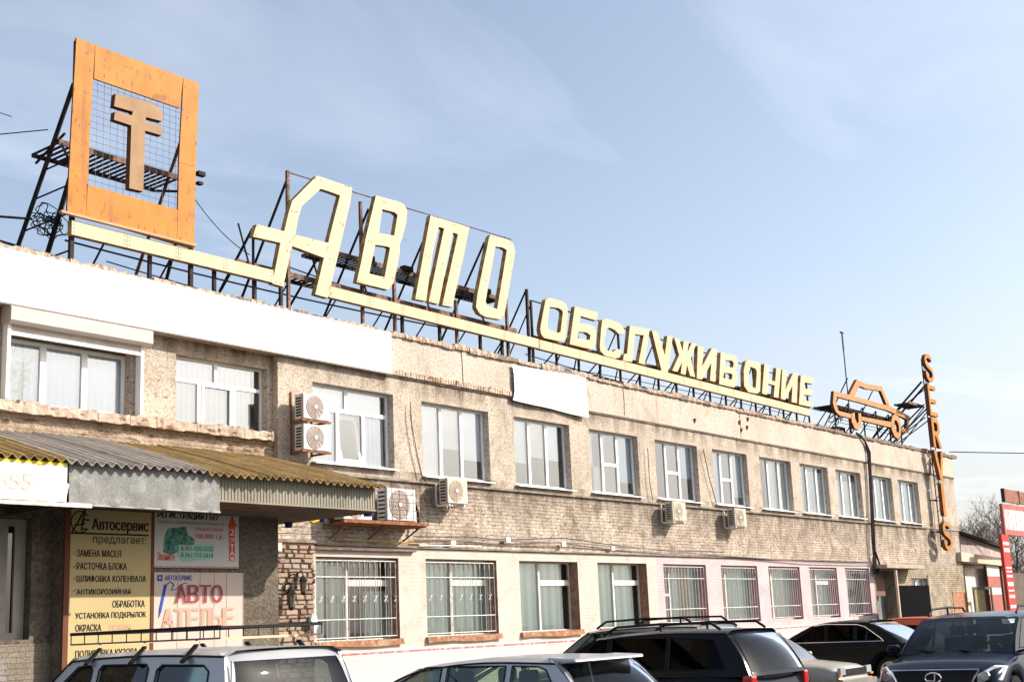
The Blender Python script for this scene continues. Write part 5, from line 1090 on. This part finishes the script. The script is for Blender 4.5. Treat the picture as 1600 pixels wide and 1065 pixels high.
for s_ in (1,-1):
    MB().box((xa_,s_*hw_-.014,rz_-1.6),(xb_,s_*hw_+.014,rz_+.028-1.6)).build('side_bar', TRIM, rk, True); MB().box((xa_,s_*hw_-.008,rz_-1.6-.085),(xb_,s_*hw_+.008,rz_-1.6-.070)).build('lower_bar', mat('grey_bar', (.16,.14,.14), .5) if s_ > 0 else mat('tan_bar', (.55,.38,.25), .5), rk, True)
    for k in range(11): x = xa_+(xb_-xa_)*k/10; tube('upright', (x,s_*hw_,rz_-.08-1.6), (x,s_*hw_,rz_-1.6), .006, TRIM, rk, 4, True)
    for x in (.65,1.35,2.0):
        MB().prism([(x-.03,s_*.56,.10),(x+.03,s_*.56,.10),(x+.035,s_*.70,-.03),(x-.025,s_*.70,-.03)], (), (0,0,.02), 0, 0).build('foot', TRIM, rk, True)
for x in (xa_,xb_): MB().box((x-.012,-hw_,rz_-1.6),(x+.012,hw_,rz_+.02-1.6)).build('cross_bar', TRIM, rk, True)
for x in (.65,1.35,2.0): MB().box((x-.015,-hw_,rz_-.09-1.6),(x+.015,hw_,rz_-.07-1.6)).build('cross_bar', mat('tan_bar'), rk, True)
# silver hatchback with spoiler
car('silver_hatchback', 'silver hatchback with rear spoiler parked next to the dark people carrier', (10.65,-10.5,0), U90, 4.3, 1.70, 1.47, .92,
    [(0,.5),(.05,.88),(.2,.92),(3.0,.92),(3.4,.88),(4.1,.72),(4.3,.5)], (.06,.50,2.25,3.25),
    [[(.36,.99),(.60,1.33),(.70,1.36),(1.02,1.37),(1.02,.99)],[(1.10,.99),(1.10,1.37),(1.86,1.375),(1.86,.99)],[(1.94,.99),(1.94,1.375),(2.15,1.37),(2.6,1.18),(2.95,.99)]],
    SIL2, CGL, CGR, .07, spoiler=True, tumble=.16)
# grey wagon behind
car('grey_wagon', 'grey wagon with roof rails parked nose-in behind the dark people carrier', (19.1,-7.0,0), U90, 4.5, 1.75, 1.70, .98,
    [(0,.5),(.05,.95),(.2,.98),(3.2,.98),(3.6,.94),(4.3,.80),(4.5,.5)], (.06,.32,2.5,3.3),
    [[(.40,1.05),(.52,1.52),(1.12,1.56),(1.12,1.05)],[(1.20,1.05),(1.20,1.56),(2.04,1.57),(2.04,1.05)],[(2.12,1.05),(2.12,1.57),(2.4,1.55),(3.02,1.05)]],
    GRY, CGL, None, .06, rails=.07)
# black people carrier
car('people_carrier', 'black people carrier with tinted windows and roof rails in the middle of the row', (16.3,-9.2,0), U90, 4.7, 1.80, 1.62, 1.0,
    [(0,.5),(.05,.92),(.2,1.0),(3.3,.98),(3.7,.94),(4.4,.80),(4.7,.5)], (.05,.42,2.60,3.4),
    [[(.42,1.06),(.60,1.46),(1.30,1.50),(1.30,1.06)],[(1.36,1.06),(1.36,1.50),(2.28,1.51),(2.28,1.06)],[(2.36,1.06),(2.36,1.51),(2.52,1.50),(3.10,1.06)]],
    BLK, CGD, CGR, .07, rails=.06, dark=True, wiper=True)
# sandy grey sedan, nose out
sed, _, _ = car('old_sedan', 'old sandy grey sedan parked nose out beside the black people carrier', (23.5,-2.9,0), -U90, 4.2, 1.62, 1.42, .86,
    [(0,.5),(.06,.82),(.25,.86),(.8,.86),(2.9,.86),(3.1,.85),(3.95,.76),(4.13,.70),(4.2,.5)], (.75,1.15,2.45,3.1),
    [[(1.05,.92),(1.25,1.28),(1.72,1.31),(1.72,.92)],[(1.80,.92),(1.80,1.31),(2.35,1.30),(2.85,.92)]], LAD, CGL, None, .06, wr_=.29, lamps=False, scr=glass('dusty_glass', (.55,.55,.5), .30, rough=.25, wave=0, ior=1.3))  # windscreen: sun glare put into the glass as extra, blurred reflection
MB().box((4.19,-.5,.58),(4.225,.5,.70)).build('radiator_grille', TRIM, sed, True); MB().box((4.22,-.78,.40),(4.30,.78,.50)).build('bumper_bar', mat('grey_bumper', (.20,.19,.18), .5), sed, True)
for s_ in (1,-1): MB().box((4.18,s_*.72-.06,.56),(4.24,s_*.72+.06,.60)).build('indicator', AMBER, sed, True); MB().box((4.17,s_*.60-.11,.60),(4.235,s_*.60+.11,.73)).build('headlamp', LENS, sed, True)
# black saloon
sal, _, sys_ = car('black_saloon', 'glossy black saloon with chrome window line parked beyond the old sedan', (30.0,-6.35,0), radians(88), 4.8, 1.84, 1.57, 1.0,
    [(0,.55),(.05,.92),(.2,1.0),(.7,1.02),(3.3,.98),(3.6,.95),(4.6,.78),(4.8,.5)], (.45,1.35,2.75,3.65),
    [[(.95,1.07),(1.05,1.15),(1.42,1.37),(1.60,1.42),(1.60,1.07)],[(1.68,1.07),(1.68,1.43),(2.36,1.45),(2.36,1.07)],[(2.44,1.07),(2.44,1.45),(2.70,1.42),(3.30,1.07)]], BLK, CGD, CGR, .06, wr_=.34, rimr=.25)
for s_ in (1,-1):
    P = lambda q: (q[0], s_*(sys_(q[1])+.012), q[1]); MB().path([P(q) for q in ((3.32,1.05),(.92,1.05),(1.0,1.13),(1.38,1.39),(1.58,1.45),(2.4,1.48),(2.72,1.45))], .011, 5).build('chrome_line', CHROME, sal, True)
# midnight SUV facing the viewer
suv, _, _ = car('dark_blue_suv', 'midnight blue luxury SUV facing the camera at the right edge', (23.3,-10.3,0), radians(182), 4.75, 1.86, 1.68, 1.06,
    [(0,.55),(.05,1.0),(.2,1.06),(3.5,1.06),(3.7,1.03),(4.3,.95),(4.62,.82),(4.75,.55)], (.12,.55,2.75,3.60),
    [[(.45,1.12),(.75,1.46),(1.10,1.53),(1.10,1.12)],[(1.18,1.12),(1.18,1.54),(2.05,1.56),(2.05,1.12)],[(2.13,1.12),(2.13,1.56),(2.62,1.54),(3.28,1.12)]],
    NAV, CGL, None, .05, rails=.06, lamps=False, dark=False, wr_=.37, rimr=.27)
MB().prism([(4.70,-.50,.62),(4.70,.50,.62),(4.62,.62,.86),(4.62,-.62,.86)], (), (.06,0,0), 0, 0).build('radiator_grille', TRIM, suv, True)
MB().path([(4.78,-.50,.61),(4.70,-.64,.87),(4.70,.64,.87),(4.78,.50,.61)], .014, 5).build('grille_surround', CHROME, suv, True)
em = MB(); em.path([(4.775,.115*cos(k*pi/8),.76+.075*sin(k*pi/8)) for k in range(17)], .012, 5); em.path([(4.78,.03,.82),(4.785,-.03+.05,.72),(4.785,-.08,.73)], .012, 5); em.build('emblem', CHROME, suv, True)
for s_ in (1,-1):
    o = MB().prism([(4.62,s_*.60,.66),(4.45,s_*.90,.70),(4.18,s_*.935,.90),(4.38,s_*.80,.92),(4.66,s_*.62,.80)], (), (.10,0,.0), 0, 0).build('headlamp', LENS, suv, True); bevel(o, .02)
    MB().tube((4.66,s_*.72,.78), (4.73,s_*.72,.78), .065, 14).build('lamp_reflector', CHROME, suv, True)
for yy in (-.3,.25): MB().path([(3.66,yy,1.09),(3.50,yy-.45,1.13)], .012, 4).build('wiper', TRIM, suv, True)
# roofs glimpsed beyond
car('red_hatchback', 'small red car glimpsed beyond the black saloon', (35.4,-4.9,0), U90, 3.9, 1.6, 1.56, .95,
    [(0,.5),(.05,.85),(.2,.9),(2.9,.9),(3.7,.72),(3.9,.5)], (.05,.35,2.0,2.8), [[(.4,.96),(.5,1.30),(1.2,1.33),(1.2,.96)],[(1.3,.96),(1.3,1.33),(1.9,1.30),(2.4,.96)]], REDC, CGD)
car('pale_hatchback', 'pale grey car glimpsed between the red car and the SUV', (38.2,-6.0,0), U90, 4.1, 1.65, 1.52, .9,
    [(0,.5),(.05,.85),(.2,.9),(2.9,.9),(3.8,.72),(4.1,.5)], (.05,.35,2.2,3.0), [[(.4,.96),(.5,1.40),(1.2,1.43),(1.2,.96)],[(1.3,.96),(1.3,1.43),(2.1,1.41),(2.7,.96)]], SIL2, CGD)

# indoor plant behind the leftmost window
pt = thing('potted_plant', (10.5,.55,5.4), 'leafy houseplant behind the glass of the leftmost window', 'plant')
mb = MB(); rr = random.Random(5)
for k in range(46):
    b0 = Vector((10.32+rr.uniform(0,.42), .36+rr.uniform(0,.03), 5.5+rr.uniform(0,.75))); d = Vector((rr.uniform(-1,1),0,rr.uniform(-.3,1))).normalized()*rr.uniform(.1,.2); s2_ = Vector((-d.z,0,d.x))*.16
    mb.add([b0, b0+d*.5+s2_, b0+d, b0+d*.5-s2_], [(0,1,2,3)])
mb.build('leaves', mat('pale_leaf', (.42,.55,.25), .6), pt); MB().tube((10.5,.36,5.4),(10.5,.36,6.1),.012,5).build('stem', PLANT, pt)
